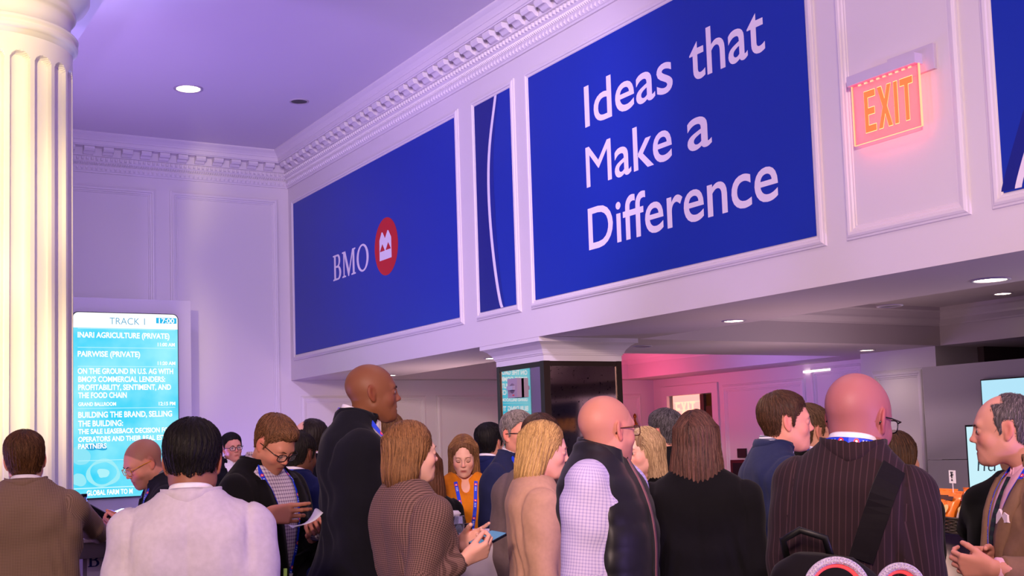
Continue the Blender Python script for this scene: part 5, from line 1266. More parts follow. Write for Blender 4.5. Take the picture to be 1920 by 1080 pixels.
P('card', 'man in black blazer with brown hair and glasses reading a white card', 516, 777, 5.1, face=128, head=136, pitch=36, lean=4, skin=(.80, .55, .46), stubble=(.40, .27, .22), hair=dict(kind='short', vol=.018, quiff=-.01, line=.012), haircol=(.40, .27, .18), slit=.0016, topmat=black_w, shirt=cshirt,
  RW=('px', 500, 968, 4.75), Rh=dict(curl=(35, 40, 20), ext=[(18, 22, 12), (26, 28, 15), (36, 38, 20), (42, 42, 22)], thumb=(12, 10), palmc=(0, -.15, 1), fw=(555, 962, 4.74)), LW=('px', 596, 990, 4.96), Lh=dict(curl=(30, 35, 20), thumb=(20, 15), palmc=(0, .3, -1), fw=(584, 975, 4.85)), glass=gblack, lany=dict(z=1.06, w=.085), badge=True, hsc=0.88, seed=11, fat=.008, bulk=.012, vneck=(.98, 1.47, .105))
P('bluelan', 'man in blue suit seen from behind with blue lanyard, right of the card reader', 560, 808, 6.3, face=38, head=42, pitch=8, skin=(.42, .27, .20), hair=dict(kind='short', vol=.008), haircol=(.07, .05, .05), topmat=bluesuit, shirt=wshirt, coarse=2, lany=dict(z=1.2), seed=13, open_front=False)
P('balding', 'balding man in dark suit and glasses facing left, seen past the reader', 582, 787, 7.0, face=-72, head=-78, skin=SK['fair'], hair=dict(kind='receding', vol=.008, top=.045, back=.015), haircol=(.12, .09, .09), topmat=dksuit, shirt=wshirt, coarse=1, glass=gblack, seed=17, open_front=False)
P('tall', 'tall bald man in black suit striding right, head above the crowd', 690, 683, 4.72, face=90, head=86, lean=8, pitch=-2, skin=SK['brown'], topmat=dksuit, shirt=wshirt, lany=dict(z=1.15), hsc=.83, seed=19, vneck=(1.1, 1.47, .09), neckout=.02)
P('behind_tall', 'man with tousled brown hair and red ear half hidden behind the tall bald man', 722, 774, 6.7, face=-40, head=-48, skin=SK['ruddy'], hair=dict(kind='short', vol=.02), haircol=(.36, .24, .15), topmat=bluesuit, shirt=wshirt, coarse=1, seed=23, open_front=False)
P('blazer', 'woman with brown bob in checked blazer holding a phone', 765, 788, 4.25, face=62, head=66, fem=True, skin=(.90, .70, .64), hair=dict(kind='long', len=.135, part=-.01, vol=.015, bw=.093, hi=(.62, .44, .28)), haircol=(.36, .22, .13), topmat=checkb, shirt=None,
  RW=('px', 872, 1049, 4.15), Rh=dict(curl=(42, 48, 25), thumb=(15, 10), palmc=(-.1, .55, .8), fw=(912, 1030, 4.18)), LW=('px', 862, 1022, 4.45), Lh=dict(curl=(30, 30, 20), ext=[(8, 8, 5), (25, 25, 15), None, None], thumb=(20, 15), palmc=(0, .45, -.9), fw=(915, 1002, 4.38)), hsc=0.86, seed=29, open_front=False, collar=False, elbowR=(.2, -.6, -1), elbowL=(0, -.5, -1), bulk=.006)
P('hidden', 'person in black jacket with long brown hair hidden behind the bob-haired woman', 796, 840, 5.95, face=-20, fem=True, skin=SK['mid'], hair=dict(kind='long', len=.2), haircol=(.28, .16, .10), topmat=black_w, coarse=2, seed=31, open_front=False, collar=False)
P('mustard', 'woman in mustard blouse looking down at the small table, long light-brown hair', 868, 814, 6.5, face=174, head=182, pitch=20, slit=.0014, fem=True, skin=(.88, .68, .60), hair=dict(kind='long', len=.26, part=.0, bw=.098, open=1.05, hi=(.68, .50, .34)), haircol=(.44, .29, .19), top='blouse', topmat=mustard, lany=dict(z=1.1, w=.050, back=False), vneck=(.11,), hsc=0.86, seed=37, lip=(.55, .15, .18), coarse=0,
  sleevecut=.95)
P('mirrorman', 'black-haired man in blue suit seen from behind by the mirrored pier', 916, 794, 7.6, face=30, head=40, skin=SK['mid'], hair=dict(kind='short', vol=.018), haircol=(.05, .04, .05), topmat=bluesuit, shirt=wshirt, coarse=2, seed=41, open_front=False)
P('greyhair', 'grey-haired man with glasses in navy suit facing right before the mirror', 968, 769, 6.1, face=132, head=142, skin=SK['ruddy'], hair=dict(kind='short', vol=.012, hi=(.62, .58, .58), line=.008), haircol=(.38, .35, .35), brow=(.4, .35, .33), topmat=bluesuit2, shirt=wshirt, glass=gblack, lany=dict(z=1.1), tie=tiem, hsc=0.9, seed=43, vneck=(1.08, 1.47, .085))
P('taupe', 'dark-brown-haired man in taupe suit seen from behind in front of the grey-haired man', 1012, 776, 5.35, face=14, head=20, skin=SK['mid'], hair=dict(kind='short', vol=.014), haircol=(.22, .14, .12), topmat=taupe, shirt=wshirt, coarse=1, seed=47, open_front=False)
P('blonde', 'blonde woman in beige jacket walking right past the vest man', 1016, 798, 4.75, face=82, head=84, pitch=8, lean=6, fem=True, skin=(.88, .64, .60), hair=dict(kind='long', len=.16, part=.0, bw=.10, hi=(.88, .72, .46)), haircol=(.60, .43, .26), topmat=beige, hsc=0.88, seed=53, open_front=False, collar=False, scale_fix=1.0, bulk=.01)
P('vest', 'bald man in black quilted vest and lavender shirt with tortoise glasses', 1130, 742, 4.05, face=112, head=52, sink=.04, skin=(.80, .54, .47), top='vest', topmat=vestm, shirt=lshirt, glass=gtort, hsc=.92, seed=59, scalp=(.66, .44, .38), bulk=-.004, stubble=(.6, .4, .36), fat=.004)
P('longblonde', 'woman with long fair hair and black top standing between vest man and black blazer', 1207, 800, 5.4, face=-148, head=-128, fem=True, skin=(.88, .66, .60), hair=dict(kind='long', len=.27, part=.01, bw=.095, hi=(.80, .68, .52)), haircol=(.52, .38, .27), top='blouse', topmat=blackk, vneck=(.1,), lany=dict(z=1.1, back=False), hsc=0.9, seed=61,
  LW=('px', 1236, 992, 5.15), Lh=dict(curl=(35, 45, 25), palmc=(0, .3, 1), fw=(1205, 984, 5.12)))
P('greyback', 'man with greying dark hair and glasses facing away near the lit doorway', 1246, 768, 6.8, face=-48, head=-58, skin=SK['ruddy'], hair=dict(kind='short', vol=.018, hi=(.45, .43, .45)), haircol=(.14, .12, .13), topmat=black_w, shirt=None, coarse=1, glass=gmet, seed=67, open_front=False)
P('blackblazer', 'woman with straight dark-brown hair in black blazer seen from behind', 1303, 769, 4.6, face=4, head=10, fem=True, skin=SK['mid'], hair=dict(kind='long', len=.20, part=-.01, vol=.014, bw=.104, hi=(.42, .28, .24), sw=1.0, dens=1.3), haircol=(.17, .10, .09), topmat=black_w, hsc=0.92, seed=71, open_front=False, collar=False, shw=.02, bulk=.008)
P('striped', 'brown-haired man in navy suit and striped shirt hurrying right', 1464, 733, 5.0, face=72, head=80, lean=6, skin=SK['ruddy'], hair=dict(kind='short', vol=.012), haircol=(.24, .15, .10), topmat=bluesuit2, shirt=sshirt, hsc=0.95, seed=73, neckout=.02, vneck=(1.1, 1.47, .1))
P('behindstripe', 'man with light-brown hair and lanyard just behind the striped-shirt man', 1512, 757, 5.4, face=30, head=58, skin=SK['mid'], hair=dict(kind='short', vol=.012), haircol=(.28, .2, .13), topmat=black_w, shirt=wshirt, lany=dict(z=1.2), coarse=1, seed=79, open_front=False)
P('pinstripe', 'bald man in burgundy-grey pinstripe jacket carrying a backpack, seen from behind', 1603, 700, 3.36, face=8, head=32, side=5, roll=3, pitch=10, sink=.035, skin=(.64, .39, .40), topmat=pin, shirt=wshirt, glass=gblack, gshape='rect', lany=dict(z=1.2), hsc=1.0, seed=83, open_front=False, bulk=-.010, shw=-.008, fat=.006)
P('curly', 'woman with tousled dark-blonde hair mostly hidden behind the pinstripe man', 1678, 808, 5.0, face=40, fem=True, skin=SK['mid'], hair=dict(kind='long', len=.15, bw=.09, hi=(.32, .21, .11)), haircol=(.09, .06, .05), topmat=black_w, coarse=2, seed=89, open_front=False, collar=False)
P('elbow', 'person in black sweater with one elbow on the snack counter behind the profile man', 1905, 784, 4.6, face=-15, skin=SK['mid'], hair=dict(kind='short', vol=.014), haircol=(.1, .08, .08), top='sweater', topmat=blackk, coarse=2, seed=97, LW=('px', 1893, 962, 4.95), elbowL=(-1, .1, -.7))
P('profile', 'balding man in tan jacket and pink shirt in profile facing left at right edge', 1886, 740, 4.05, face=-108, head=-94, pitch=2, skin=(.82, .58, .50), hair=dict(kind='receding', vol=.006, top=.075, back=.0, front=.035, hi=(.55, .5, .5)), haircol=(.27, .24, .25), topmat=tan, shirt=pshirt, tie=tiem, lany=dict(z=1.05, w=.08), pocket=True, hsc=0.97, seed=101, vneck=(1.0, 1.47, .105), neckout=.06,
  RW=('px', 1862, 1042, 4.0), Rh=dict(curl=(35, 45, 30), palmc=(0, -.2, -1), fw=(1812, 1046, 3.95)), LW=('px', 1860, 1066, 3.7), Lh=dict(curl=(35, 45, 25), palmc=(0, .2, 1), fw=(1808, 1060, 3.75)), brow=(.35, .28, .26), cuff=True)

# ------------------------------------------------------------------ props
def Rcam(o, M=None):
    """orient an object whose local X, Y, Z are given as world vectors"""
    return o
def place(o, X, Y, Z, loc):
    o.matrix_world = Matrix([[X[0], Y[0], Z[0], loc[0]], [X[1], Y[1], Z[1], loc[1]], [X[2], Y[2], Z[2], loc[2]], [0, 0, 0, 1]])
def unit(v): v = np.array(v, float); return v/np.linalg.norm(v)
def rbox(name, sx, sy, sz, r, m, parent=None, seg=4, **k):
    """box with rounded corners in its XZ outline, sy thick"""
    P_, F_ = curve_fill([rrect(-sx/2, -sz/2, sx/2, sz/2, r, (1, 1, 1, 1))], sy); mb = MB(); mb.add([(p[0], p[2], p[1]) for p in P_], F_); return mb.build(name, m, parent, **k)
def phone(label, a, b, d1, d2, up, case=(.05, .05, .09), lens=False, scr_=None):
    """phone whose long axis runs from pixel a to pixel b; up = camera-space vector its back faces"""
    p, q = at(*a, d1), at(*b, d2); Zv = unit(q-p); n = RGT*up[0]+UPV*up[1]+FWD*up[2]; Yv = unit(n-(n@Zv)*Zv); Xv = np.cross(Yv, Zv); L = float(np.linalg.norm(q-p)); L = .15
    e = empty('phone', label=label, cat='phone'); place(e, Xv, Yv, Zv, (p+q)/2)
    rbox('phone_body', .072, .009, L, .009, mat('phone_case_%.2f%.2f' % (case[0], case[2]), case, rough=.3), e)
    if lens:
        bx = rbox('camera_bump', .032, .003, .034, .006, mat('phone_bump', (.08, .08, .1), rough=.2), e); bx.location = (-.015, .006, L/2-.024)
        for dx, dz in ((-.008, .008), (.008, .0), (-.008, -.008)):
            l = MB().lathe([(.0058, 0), (.0058, .002), (.004, .0024), (.001, .0018)], 14).build('camera_lens', mat('phone_lens', (.25, .22, .25), rough=.1, spec=.8), bx); l.matrix_local = Matrix.Translation((dx, .0015, dz))@Matrix.Rotation(-PI/2, 4, 'X')
    if scr_: s_ = rbox('phone_screen', .066, .0006, L-.008, .006, mat('phone_screen', (.05, .08, .12), rough=.1, emit=scr_, estr=.6), e); s_.location = (0, -.0049, 0)
    return e
phone('dark phone in the hands of the man with amber glasses', (160, 955), (212, 984), 6.0, 6.02, (-.45, .1, -1), lens=True)
phone('phone with a bright edge in the hands of the bob-haired woman', (893, 1022), (936, 999), 4.26, 4.38, (.1, -1, .25), case=(.10, .12, .20), scr_=(.35, .62, .8))
phone('dark phone in the hand of the woman with long fair hair', (1200, 978), (1216, 990), 5.06, 5.1, (-.2, .2, -1), case=(.03, .05, .06))
# card
def paper():
    a, b, c = at(541, 984, 4.62), at(592, 953, 4.66), at(560, 996, 4.55); mb = MB(); n = 10; mrow = 5
    U = b-a; V = at(556, 990, 4.45)-a; N = unit(np.cross(U, V)); me_v = []
    for i in range(n+1):
        for j in range(mrow+1):
            u, v = i/n, j/mrow; mb.v.append(tuple(a+U*u*.95+V*v*.9+N*(.018*math.sin(u*PI)+.008*math.sin(v*4+u*3))))
    for i in range(n):
        for j in range(mrow): k = i*(mrow+1)+j; mb.f.append((k, k+1, k+mrow+2, k+mrow+1))
    o = mb.build('card', mat('card_paper', (.78, .78, .84), rough=.6), smooth=True, label='creased white card held by the man in black blazer', cat='card')
    md = o.modifiers.new('s', 'SOLIDIFY'); md.thickness = .0012
paper()
# ---- tables
def box_obj(name, a, b, m, parent): return MB().box(a, b).build(name, m, parent)
tw = mat('table_white', (.92, .88, .93), rough=.5)
pc = at(163, 1046, 6.02)
tb1 = empty('podium_table', (pc[0], pc[1], 0), math.radians(0), 'tall white table lettered BMO between the tweed man and the phone man', 'table')
topz = at(170, 1010, 6.0)[2]; Wt, Dt = .50, .5
box_obj('table_top', (-.10, -.05, topz-.018), (Wt, Dt, topz), mat('table_top_grey', (.62, .56, .60), rough=.4), tb1)
box_obj('apron', (-.085, -.035, topz-.098), (Wt-.015, Dt-.015, topz-.018), mat('apron_grey', (.42, .38, .42), rough=.6), tb1)
box_obj('front_panel', (0, 0, 0), (Wt-.04, .03, topz-.098), tw, tb1); box_obj('side_panel', (-.02, .0, 0), (0, Dt-.06, topz-.098), mat('panel_side_shade', (.55, .5, .56), rough=.6), tb1); box_obj('side_panel', (Wt-.06, .03, 0), (Wt-.04, Dt-.06, topz-.098), tw, tb1)  # left panel painted grey to carry the shade on that side
zb_ = at(175, 1063, 6.02)[2]; put_bmo(tb1, mat('print_navy', (.04, .06, .42), rough=.5), (.004, -.002, zb_), (1, 0, 0), .235/bw_, .064)
def bottle(p, h, label):
    e = empty('bottle', tuple(p), 0, label, 'bottle'); r = .031
    MB().lathe([(r*.9, 0), (r, .006), (r, .02), (r*.93, .03), (r, .04), (r*.93, .05), (r, .06), (r, h*.5), (r*.9, h*.6), (r*.5, h*.8), (r*.4, h*.9), (r*.42, h*.93)], 24).build('bottle_body', mat('bottle_glass', (.55, .65, .95), rough=.05, trans=.75, spec=.7), e, smooth=True)
    MB().lathe([(r*.5, h*.93), (r*.52, h*.935), (r*.52, h-.001), (r*.45, h)], 20).build('bottle_cap', mat('cap_black', (.04, .05, .1), rough=.4), e)
    MB().lathe([(r*1.01, h*.2), (r*1.01, h*.42)], 24, cap=False).build('bottle_label', mat('bottle_label', (.75, .8, .95), rough=.4, alpha=.5), e)
p = at(158, 1000, 6.12); bottle((p[0], p[1], topz), at(158, 926, 6.12)[2]-topz, 'clear water bottle with black cap on the left table')
def cup(p, h, r0, r1, label, m, name='paper_cup', lid=None, water=False, cat='cup'):
    e = empty(name, tuple(p), 0, label, cat)
    MB().lathe([(r0, 0), (r1, h), (r1+.002, h+.002), (r1-.002, h+.002), (r0-.002, .003)], 28, cap=False).build('cup_wall', m, e, smooth=True)
    MB().lathe([(r0-.0005, .001), (.0005, .001)], 28, cap=False).build('cup_base', m, e)
    if lid: MB().lathe([(r1+.004, h-.003), (r1+.005, h+.003), (r1-.001, h+.008), (r1-.006, h+.014), (r1-.012, h+.014), (r1-.014, h+.010), (.001, h+.010)], 28, cap=False).build('cup_lid', lid, e, smooth=True)
    if water: MB().lathe([(r0-.004, .006), (r0+(r1-r0)*.55-.004, h*.55), (.0005, h*.55)], 24, cap=False).build('water', mat('water', (.8, .85, .95), rough=.03, trans=.9, ior=1.33), e, smooth=True)
    return e
wcup = mat('cup_white', (.88, .86, .88), rough=.45); clr = mat('cup_clear', (.9, .92, .97), rough=.04, trans=.92, spec=.7, ior=1.2)
p = at(150, 1000, 6.25); cup((p[0], p[1], topz), .105, .028, .04, 'white paper cup on the left table beside the water bottle', wcup)
# glowing lamp on the left table
p = at(238, 1000, 6.45); e = empty('table_lamp', (p[0], p[1], topz), 0, 'small lamp glowing blue-white on the left table', 'lamp'); lh = at(236, 956, 6.45)[2]-topz
MB().lathe([(.05, 0), (.05, .01), (.02, .015), (.018, lh-.04), (.05, lh-.03)], 20).build('lamp_base', mat('lamp_black', (.05, .05, .07), rough=.4), e, smooth=True)
MB().lathe([(.05, lh-.03), (.065, lh-.02), (.06, lh-.004), (.03, lh+.006), (.001, lh+.008)], 24).build('lamp_dome', mat('lamp_glow', (1, 1, 1), emit=(.50, .72, 1), estr=5), e, smooth=True)
light('POINT', 'lamp_light', (p[0], p[1]-.02, topz+lh+.06), None, 7, (.12, .18, 1), .05)
# round cloth table
def cloth_table(px_, d_, ztop, r, label, hem=True):
    p = at(px_, 1000, d_); e = empty('cocktail_table', (p[0], p[1], 0), 0, label, 'table')
    MB().lathe([(r, ztop-.012), (r, ztop-.001), (0.0005, ztop)], 40, cap=False).build('table_top', tw, e)
    mb = MB(); n = 80; zs = [.01, .3, .6, .9, ztop-.012, ztop-.003]
    for z in zs:
        for k in range(n):
            a = 2*PI*k/n; w = (1-z/ztop); rr = r+.004+w*(.02+.018*math.sin(a*11)+.012*math.sin(a*7+2)); mb.v.append((rr*math.cos(a), rr*math.sin(a), z))
    for i in range(len(zs)-1):
        for k in range(n): mb.f.append((i*n+k, i*n+(k+1) % n, (i+1)*n+(k+1) % n, (i+1)*n+k))
    mb.build('cloth_skirt', mat('cloth_white', (.80, .76, .80), rough=.9), e, smooth=True); return e, ztop
tz_ = at(870, 1000, 5.35)[2]
cloth_table(866, 5.45, tz_, .205, 'small round table under a white cloth before the mustard blouse')
p = at(849, 993, 5.45); cup((p[0], p[1], tz_), .082, .024, .034, 'white lidded coffee cup on the cloth table', wcup, lid=mat('lid_white', (.9, .88, .9), rough=.35))
p = at(861, 1000, 5.3); cup((p[0], p[1], tz_), .078, .022, .026, 'clear tumbler half full of water on the cloth table', clr, name='tumbler', water=True)
p = at(878, 996, 5.38); e = empty('snack_jar', (p[0], p[1], tz_), 0, 'small dark jar with orange bits beside the tumbler', 'jar')
MB().lathe([(.017, 0), (.019, .004), (.019, .03), (.017, .036)], 20).build('jar_body', mat('jar_dark', (.10, .06, .05), rough=.2), e, smooth=True); MB().lathe([(.0195, .008), (.0195, .016)], 20, cap=False).build('jar_label', mat('jar_orange', (.75, .35, .1), rough=.5), e); MB().lathe([(.019, .036), (.019, .042), (.001, .043)], 20, cap=False).build('jar_lid', mat('jar_lid', (.12, .12, .13), rough=.3), e)
p = at(851, 1003, 5.27); e = empty('lid', (p[0], p[1], tz_), 0, 'black round lid lying on the cloth table by the tumbler', 'lid'); MB().lathe([(.022, 0), (.023, .004), (.02, .008), (.001, .009)], 22).build('lid_body', mat('lid_black', (.04, .04, .05), rough=.3), e, smooth=True)
# drink with straw
z2 = at(534, 1072, 3.9)[2]-.19
cloth_table(536, 3.95, z2, .17, 'little round high table at the bottom edge under the green straw')
p = at(532, 1078, 3.95); e = cup((p[0], p[1], z2), .13, .026, .036, 'clear drink cup with a pale green straw at the bottom edge', clr, name='drink_cup', cat='cup')
MB().tube([(.0, 0, .006), (.006, 0, .195)], .0058, 10).build('straw', mat('straw_green', (.62, .82, .30), rough=.5), e, smooth=True)
# hoops in the foreground
glit = mat('glitter_white', (.93, .88, .97), rough=.25, metal=.1, noise=.3, nscale=260, bump=.8, bscale=260); pinkm = mat('hoop_pink', (1.0, .38, .40), rough=.35, emit=(1, .25, .28), estr=.45)
def hoop(cx, cy, rpx, d, label):
    c = at(cx, cy, d); r = rpx*d/FPX; e = empty('glitter_hoop', tuple(c), -YAW, label, 'ornament', 'glittering hoops at the bottom edge')
    MB().tube([(r*math.cos(2*PI*k/48), 0, r*math.sin(2*PI*k/48)) for k in range(48)], .0075*d/2.3, 10, closed=True).build('hoop_rim', glit, e, smooth=True)
    MB().tube([((r-.010)*math.cos(2*PI*k/48), .006, (r-.010)*math.sin(2*PI*k/48)) for k in range(48)], .0045, 8, closed=True).build('inner_ring', pinkm, e, smooth=True)
    n = int(2*PI*r/.0052); mb = MB()
    for k in range(n):
        for row, (oo, yy) in enumerate(((.0035, -.007), (-.003, -.0075))):
            a = 2*PI*(k+row*.5)/n; q = V3((r+oo)*math.cos(a), yy, (r+oo)*math.sin(a)); s_ = .0019
            mb.add([q+V3(s_, 0, 0), q+V3(0, 0, s_), q+V3(-s_, 0, 0), q+V3(0, 0, -s_), q+V3(0, -.0018, 0)], [(0, 1, 4), (1, 2, 4), (2, 3, 4), (3, 0, 4)])
    mb.build('rhinestones', mat('rhinestone', (.95, .92, 1), rough=.05, spec=1.0, metal=.6), e, kind='stuff')
    MB().tube([(0, .002, -r-.006), (0, .002, -c[2]+1.0)], .004, 8).build('stem', mat('stem_silver', (.6, .58, .62), rough=.3, metal=.8), e); MB().lathe([(.045, 0), (.045, .006), (.004, .012)], 24).build('foot', mat('stem_silver', (.6, .58, .62)), e).location = (0, 0, -c[2]+1.0)
hoop(1569, 1108, 57, 2.3, 'larger glittering white hoop with pink inner ring, bottom edge')
hoop(1689, 1102, 40, 2.3, 'smaller glittering white hoop with pink inner ring, to the right')
c = at(1628, 1100, 2.3); e = empty('high_table', (c[0], c[1], 0), 0, 'round high table below the two glittering hoops', 'table'); MB().lathe([(.26, .975), (.26, 1.0)], 40).build('table_top', tw, e); MB().lathe([(.2, 0), (.2, .02), (.03, .04), (.03, .975)], 24).build('pedestal', dark_m, e)
# ---- counter with basket
cp = at(1742, 988, 5.5); CZ = cp[2]
ct = empty('snack_counter', (cp[0], cp[1], 0), 0, 'white counter carrying the snack basket at the right', 'counter')
box_obj('counter_top', (-.02, -1.6, CZ-.03), (.55, .5, CZ), mat('counter_white', (.88, .82, .82), rough=.35), ct); box_obj('counter_front', (0, -1.58, 0), (.53, .48, CZ-.03), mat('counter_cream', (.84, .76, .74), rough=.55), ct)
b0, b1_ = at(1700, 986, 5.5), at(1812, 989, 4.98)
bc = (b0+b1_)/2; bl = float(np.linalg.norm((b1_-b0)[:2])); ba = math.atan2(b1_[1]-b0[1], b1_[0]-b0[0])
bk = empty('wicker_basket', (bc[0]+.13*math.sin(-ba)*-1*0+.13, bc[1], CZ), ba, 'dark wicker basket full of snack bags on the white counter', 'basket')
wick = mat('wicker', (.24, .19, .17), rough=.55); BWd = .24; hB = .06
def rr_path(z, n=96, grow=0.0, wob=0.0, ph=0):
    out = []; a, b = bl/2+grow, BWd/2+grow
    for k in range(n):
        t = 2*PI*k/n; cx, sy = math.cos(t), math.sin(t); q = (abs(cx)**6+abs(sy)**6)**(-1/6); w = wob*math.cos(k*PI/2+ph*PI); x, y = cx*q*a, sy*q*b
        L_ = math.hypot(x/a**2, y/b**2); out.append((x+w*x/a**2/L_, y+w*y/b**2/L_, z))
    return out
for i in range(8): MB().tube(rr_path(.005+i*.0072, wob=.0042, ph=i % 2, n=120), .0038, 5, closed=True).build('wicker_row', wick, bk, smooth=True)
mb = MB()
for k in range(0, 60): 
    p_ = rr_path(0, 60)[k]; mb.tube([(p_[0], p_[1], 0), (p_[0], p_[1], hB+.004)], .0026, 5)
mb.build('wicker_stakes', wick, bk, kind='stuff'); MB().tube(rr_path(hB+.004), .006, 6, closed=True).build('basket_rim', wick, bk, smooth=True); MB().box((-bl/2, -BWd/2, 0), (bl/2, BWd/2, .006)).build('basket_floor', wick, bk)
def bag(lx, ly, rz_, tilt, col, label, w=.13, h=.16, dark=None, lines=()):
    e = empty('snack_bag', (0, 0, 0), 0, label, 'bag', 'snack bags in the basket'); n, m_ = 12, 14; mb = MB()
    for s_ in (-1, 1):
        for j in range(m_+1):
            for i in range(n+1):
                u, v = i/n*2-1, j/m_; pil = (1-u**4)*(math.sin(PI*min(1, max(0, (v-.04)/.92)))**.5 if .04 < v < .96 else 0)*.024
                mb.v.append((u*w/2*(1-.03*math.sin(v*PI)), s_*(pil+.0006)+.002*math.sin(u*9+v*13+lx*40), v*h))
    q = (n+1)*(m_+1)
    for s_ in (0, 1):
        for j in range(m_):
            for i in range(n): a = s_*q+j*(n+1)+i; mb.f.append((a, a+1, a+n+2, a+n+1))
    mb.build('bag_foil', col, e, smooth=True)
    mb = MB(); mb.add([(x*w/2, -.0275, h*.42+z*h*.24) for x, z in blob(0, 0, .62, abs(int(lx*100))+5, 1.0)], [tuple(range(36))]); mb.build('bag_picture', mat('bag_cream', (.90, .78, .50), rough=.4), e)
    if dark: mb = MB(); mb.quad(*[(x*w/2, -.026, z*h) for x, z in ((-.7, .70), (.7, .70), (.7, .82), (-.7, .82))]); mb.build('bag_title', dark, e)
    mb = MB(); mb.box((-w/2, -.002, h), (w/2, .002, h+.008)); mb.build('bag_seal', col, e)
    M = Matrix.Translation((bk.location[0], bk.location[1], CZ+.012))@Matrix.Rotation(ba, 4, 'Z')@Matrix.Translation((lx, ly, 0))@Matrix.Rotation(rz_, 4, 'Z')@Matrix.Rotation(tilt, 4, 'X')
    e.matrix_world = M; return e
org = mat('bag_orange', (.92, .48, .08), rough=.3, noise=.15, nscale=30); wht = mat('bag_white', (.86, .82, .80), rough=.35, noise=.1); red_ = mat('bag_red', (.70, .06, .10), rough=.4); brn = mat('bag_brown', (.30, .16, .08), rough=.4)
fr_ = PI
bag(-bl/2+.075, .03, .15, -.35, org, 'orange snack bag leaning at the left end of the basket', dark=brn)
bag(-bl/2+.165, .0, -.1, -.45, org, 'second orange snack bag leaning beside the first in the basket', dark=brn)
bag(-bl/2+.29, .03, .25, -.5, wht, 'white and red snack bag tilted in the middle of the basket', dark=red_, w=.14)
bag(-bl/2+.22, .085, .0, -.15, org, 'orange snack bag standing behind the others in the basket', dark=brn)
bag(-bl/2+.37, -.02, -.2, -.8, mat('bag_brown2', (.32, .24, .15), rough=.4), 'brown snack bag lying low near the elbow in the basket', w=.12, h=.13)
s0, s1 = at(1778, 882, 5.45), at(1798, 906, 5.45); sw_ = .052
sg = empty('sign_card', tuple(at(1788, 932, 5.45)), ba, 'small square card sign on a white stick above the basket', 'sign'); hz = at(1788, 906, 5.45)[2]-at(1788, 932, 5.45)[2]
MB().tube([(0, 0, -.10), (0, 0, hz+.005)], .0022, 8).build('stick', mat('stick_white', (.88, .86, .9), rough=.4), sg); MB().box((-.027, -.002, hz), (.027, .002, hz+.058)).build('card_face', mat('sign_white', (.92, .9, .92), rough=.5), sg)
ink = mat('sign_ink', (.10, .09, .09), rough=.6); mb = MB()
mb.add([(x, -.0032, hz+z) for x, z in ((-.012, .046), (.012, .046), (.012, .052), (-.012, .052))], [(0, 1, 2, 3)]); mb.add([(x, -.0032, hz+z) for x, z in ((-.009, .045), (-.004, .022), (.004, .022), (.009, .045))], [(0, 1, 2, 3)]); mb.add([(x, -.0032, hz+z) for x, z in ((-.016, .030), (.016, .037), (.016, .041), (-.016, .034))], [(0, 1, 2, 3)])
mb.add([(x, -.0032, hz+z) for x, z in ((-.006, .010), (.006, .010), (.006, .018), (-.006, .018))], [(0, 1, 2, 3)]); mb.build('card_print', ink, sg)
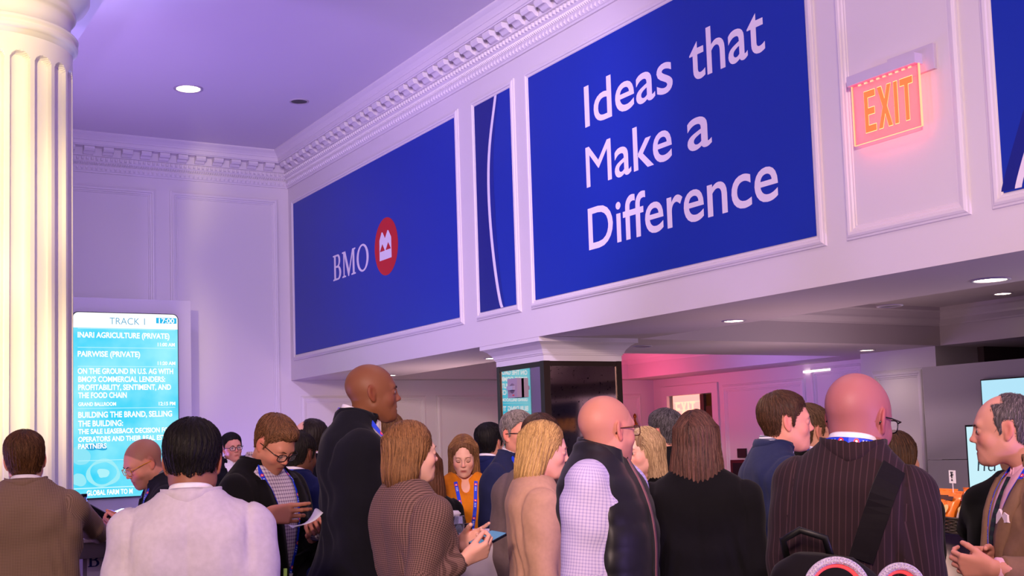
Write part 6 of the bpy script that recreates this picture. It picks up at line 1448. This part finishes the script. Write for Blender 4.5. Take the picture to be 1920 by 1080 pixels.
# ---- backpack
if 'pinstripe' in PPL:
    pp = PPL['pinstripe']; root = pp['root']; blk = cloth('backpack_cloth', (.07, .055, .07), rough=.7)
    R_ = pp['Rz']; s_ = pp['s']; toW = lambda q: R_@(np.array(q, float)*s_)+pp['loc']
    bp = empty('backpack', tuple(toW((0, 0, 0))), root.rotation_euler[2], 'black backpack hanging on the back of the pinstripe man', 'backpack'); bp.scale = (s_,)*3
    cx_, cy_ = -.03, -.235
    tab = [(.72, .15, .08, .085, 0), (.80, .165, .085, .10, 0), (1.0, .165, .085, .105, 0), (1.12, .150, .080, .095, 0), (1.20, .115, .065, .07, 0), (1.235, .07, .04, .045, 0)]
    prs = [loft(tab, rotm(roll=5), (0, 0, .95), p=3.2, k=.03)]; V_, F_ = nets(prs+[fold(.004, 2)], .009)
    me = npmesh('bag_body', V_+V3(cx_, cy_, 0), F_); setrest(me, V_); link('bag_body', me, blk, bp, smooth=True)
    tab2 = [(.70, .12, .03, .05, 0), (.78, .13, .03, .06, 0), (.95, .13, .03, .06, 0), (1.03, .10, .02, .045, 0)]
    V_, F_ = nets([loft(tab2, rotm(roll=5), (0, 0, .95), p=3.2, k=.03), fold(.002, 4)], .009); me = npmesh('front_pocket', V_+V3(cx_, cy_-.085, 0), F_); setrest(me, V_); link('front_pocket', me, blk, bp, smooth=True)
    zp = [rotm(roll=5)@V3(math.cos(PI*k/16)*.15, -.088-.0, .15+math.sin(PI*k/16)*.06)+V3(cx_, cy_, .95) for k in range(17)]
    MB().tube(zp, .0045, 6).build('zip', mat('zip_black', (.10, .09, .10), rough=.3), bp, smooth=True)
    MB().tube([(cx_-.07, cy_+.03, 1.21), (cx_-.075, cy_+.0, 1.27), (cx_-.03, cy_-.005, 1.295), (cx_+.03, cy_+.0, 1.275), (cx_+.04, cy_+.03, 1.21)], .010, 8, flat=.6).build('grab_handle', mat('handle_black', (.03, .03, .035), rough=.5), bp, smooth=True)
    for sgn, x0, x1 in ((1, .115, .045),):
        pts, nr = [], []
        for i in range(14):
            t = i/13; q_, n_ = pp['on'](x0+(x1-x0)*t+.0, 1.455-.24*t, back=True, o=.012); pts.append(q_); nr.append(n_)
        mbr, uv = ribbon(pts, nr, .062, .010); me = mbr.mesh('shoulder_strap'); setrest(me, np.array([v.co[:] for v in me.vertices])); link('shoulder_strap', me, blk, bp)
        pts, nr = [], []
        for i in range(12):
            t = i/11; q_, n_ = pp['on'](x0+.005+.02*t, 1.455-.3*t, back=False, o=.012); pts.append(q_); nr.append(n_)
        mbr, uv = ribbon(pts, nr, .062, .010); me = mbr.mesh('shoulder_strap'); setrest(me, np.array([v.co[:] for v in me.vertices])); link('shoulder_strap', me, blk, bp)
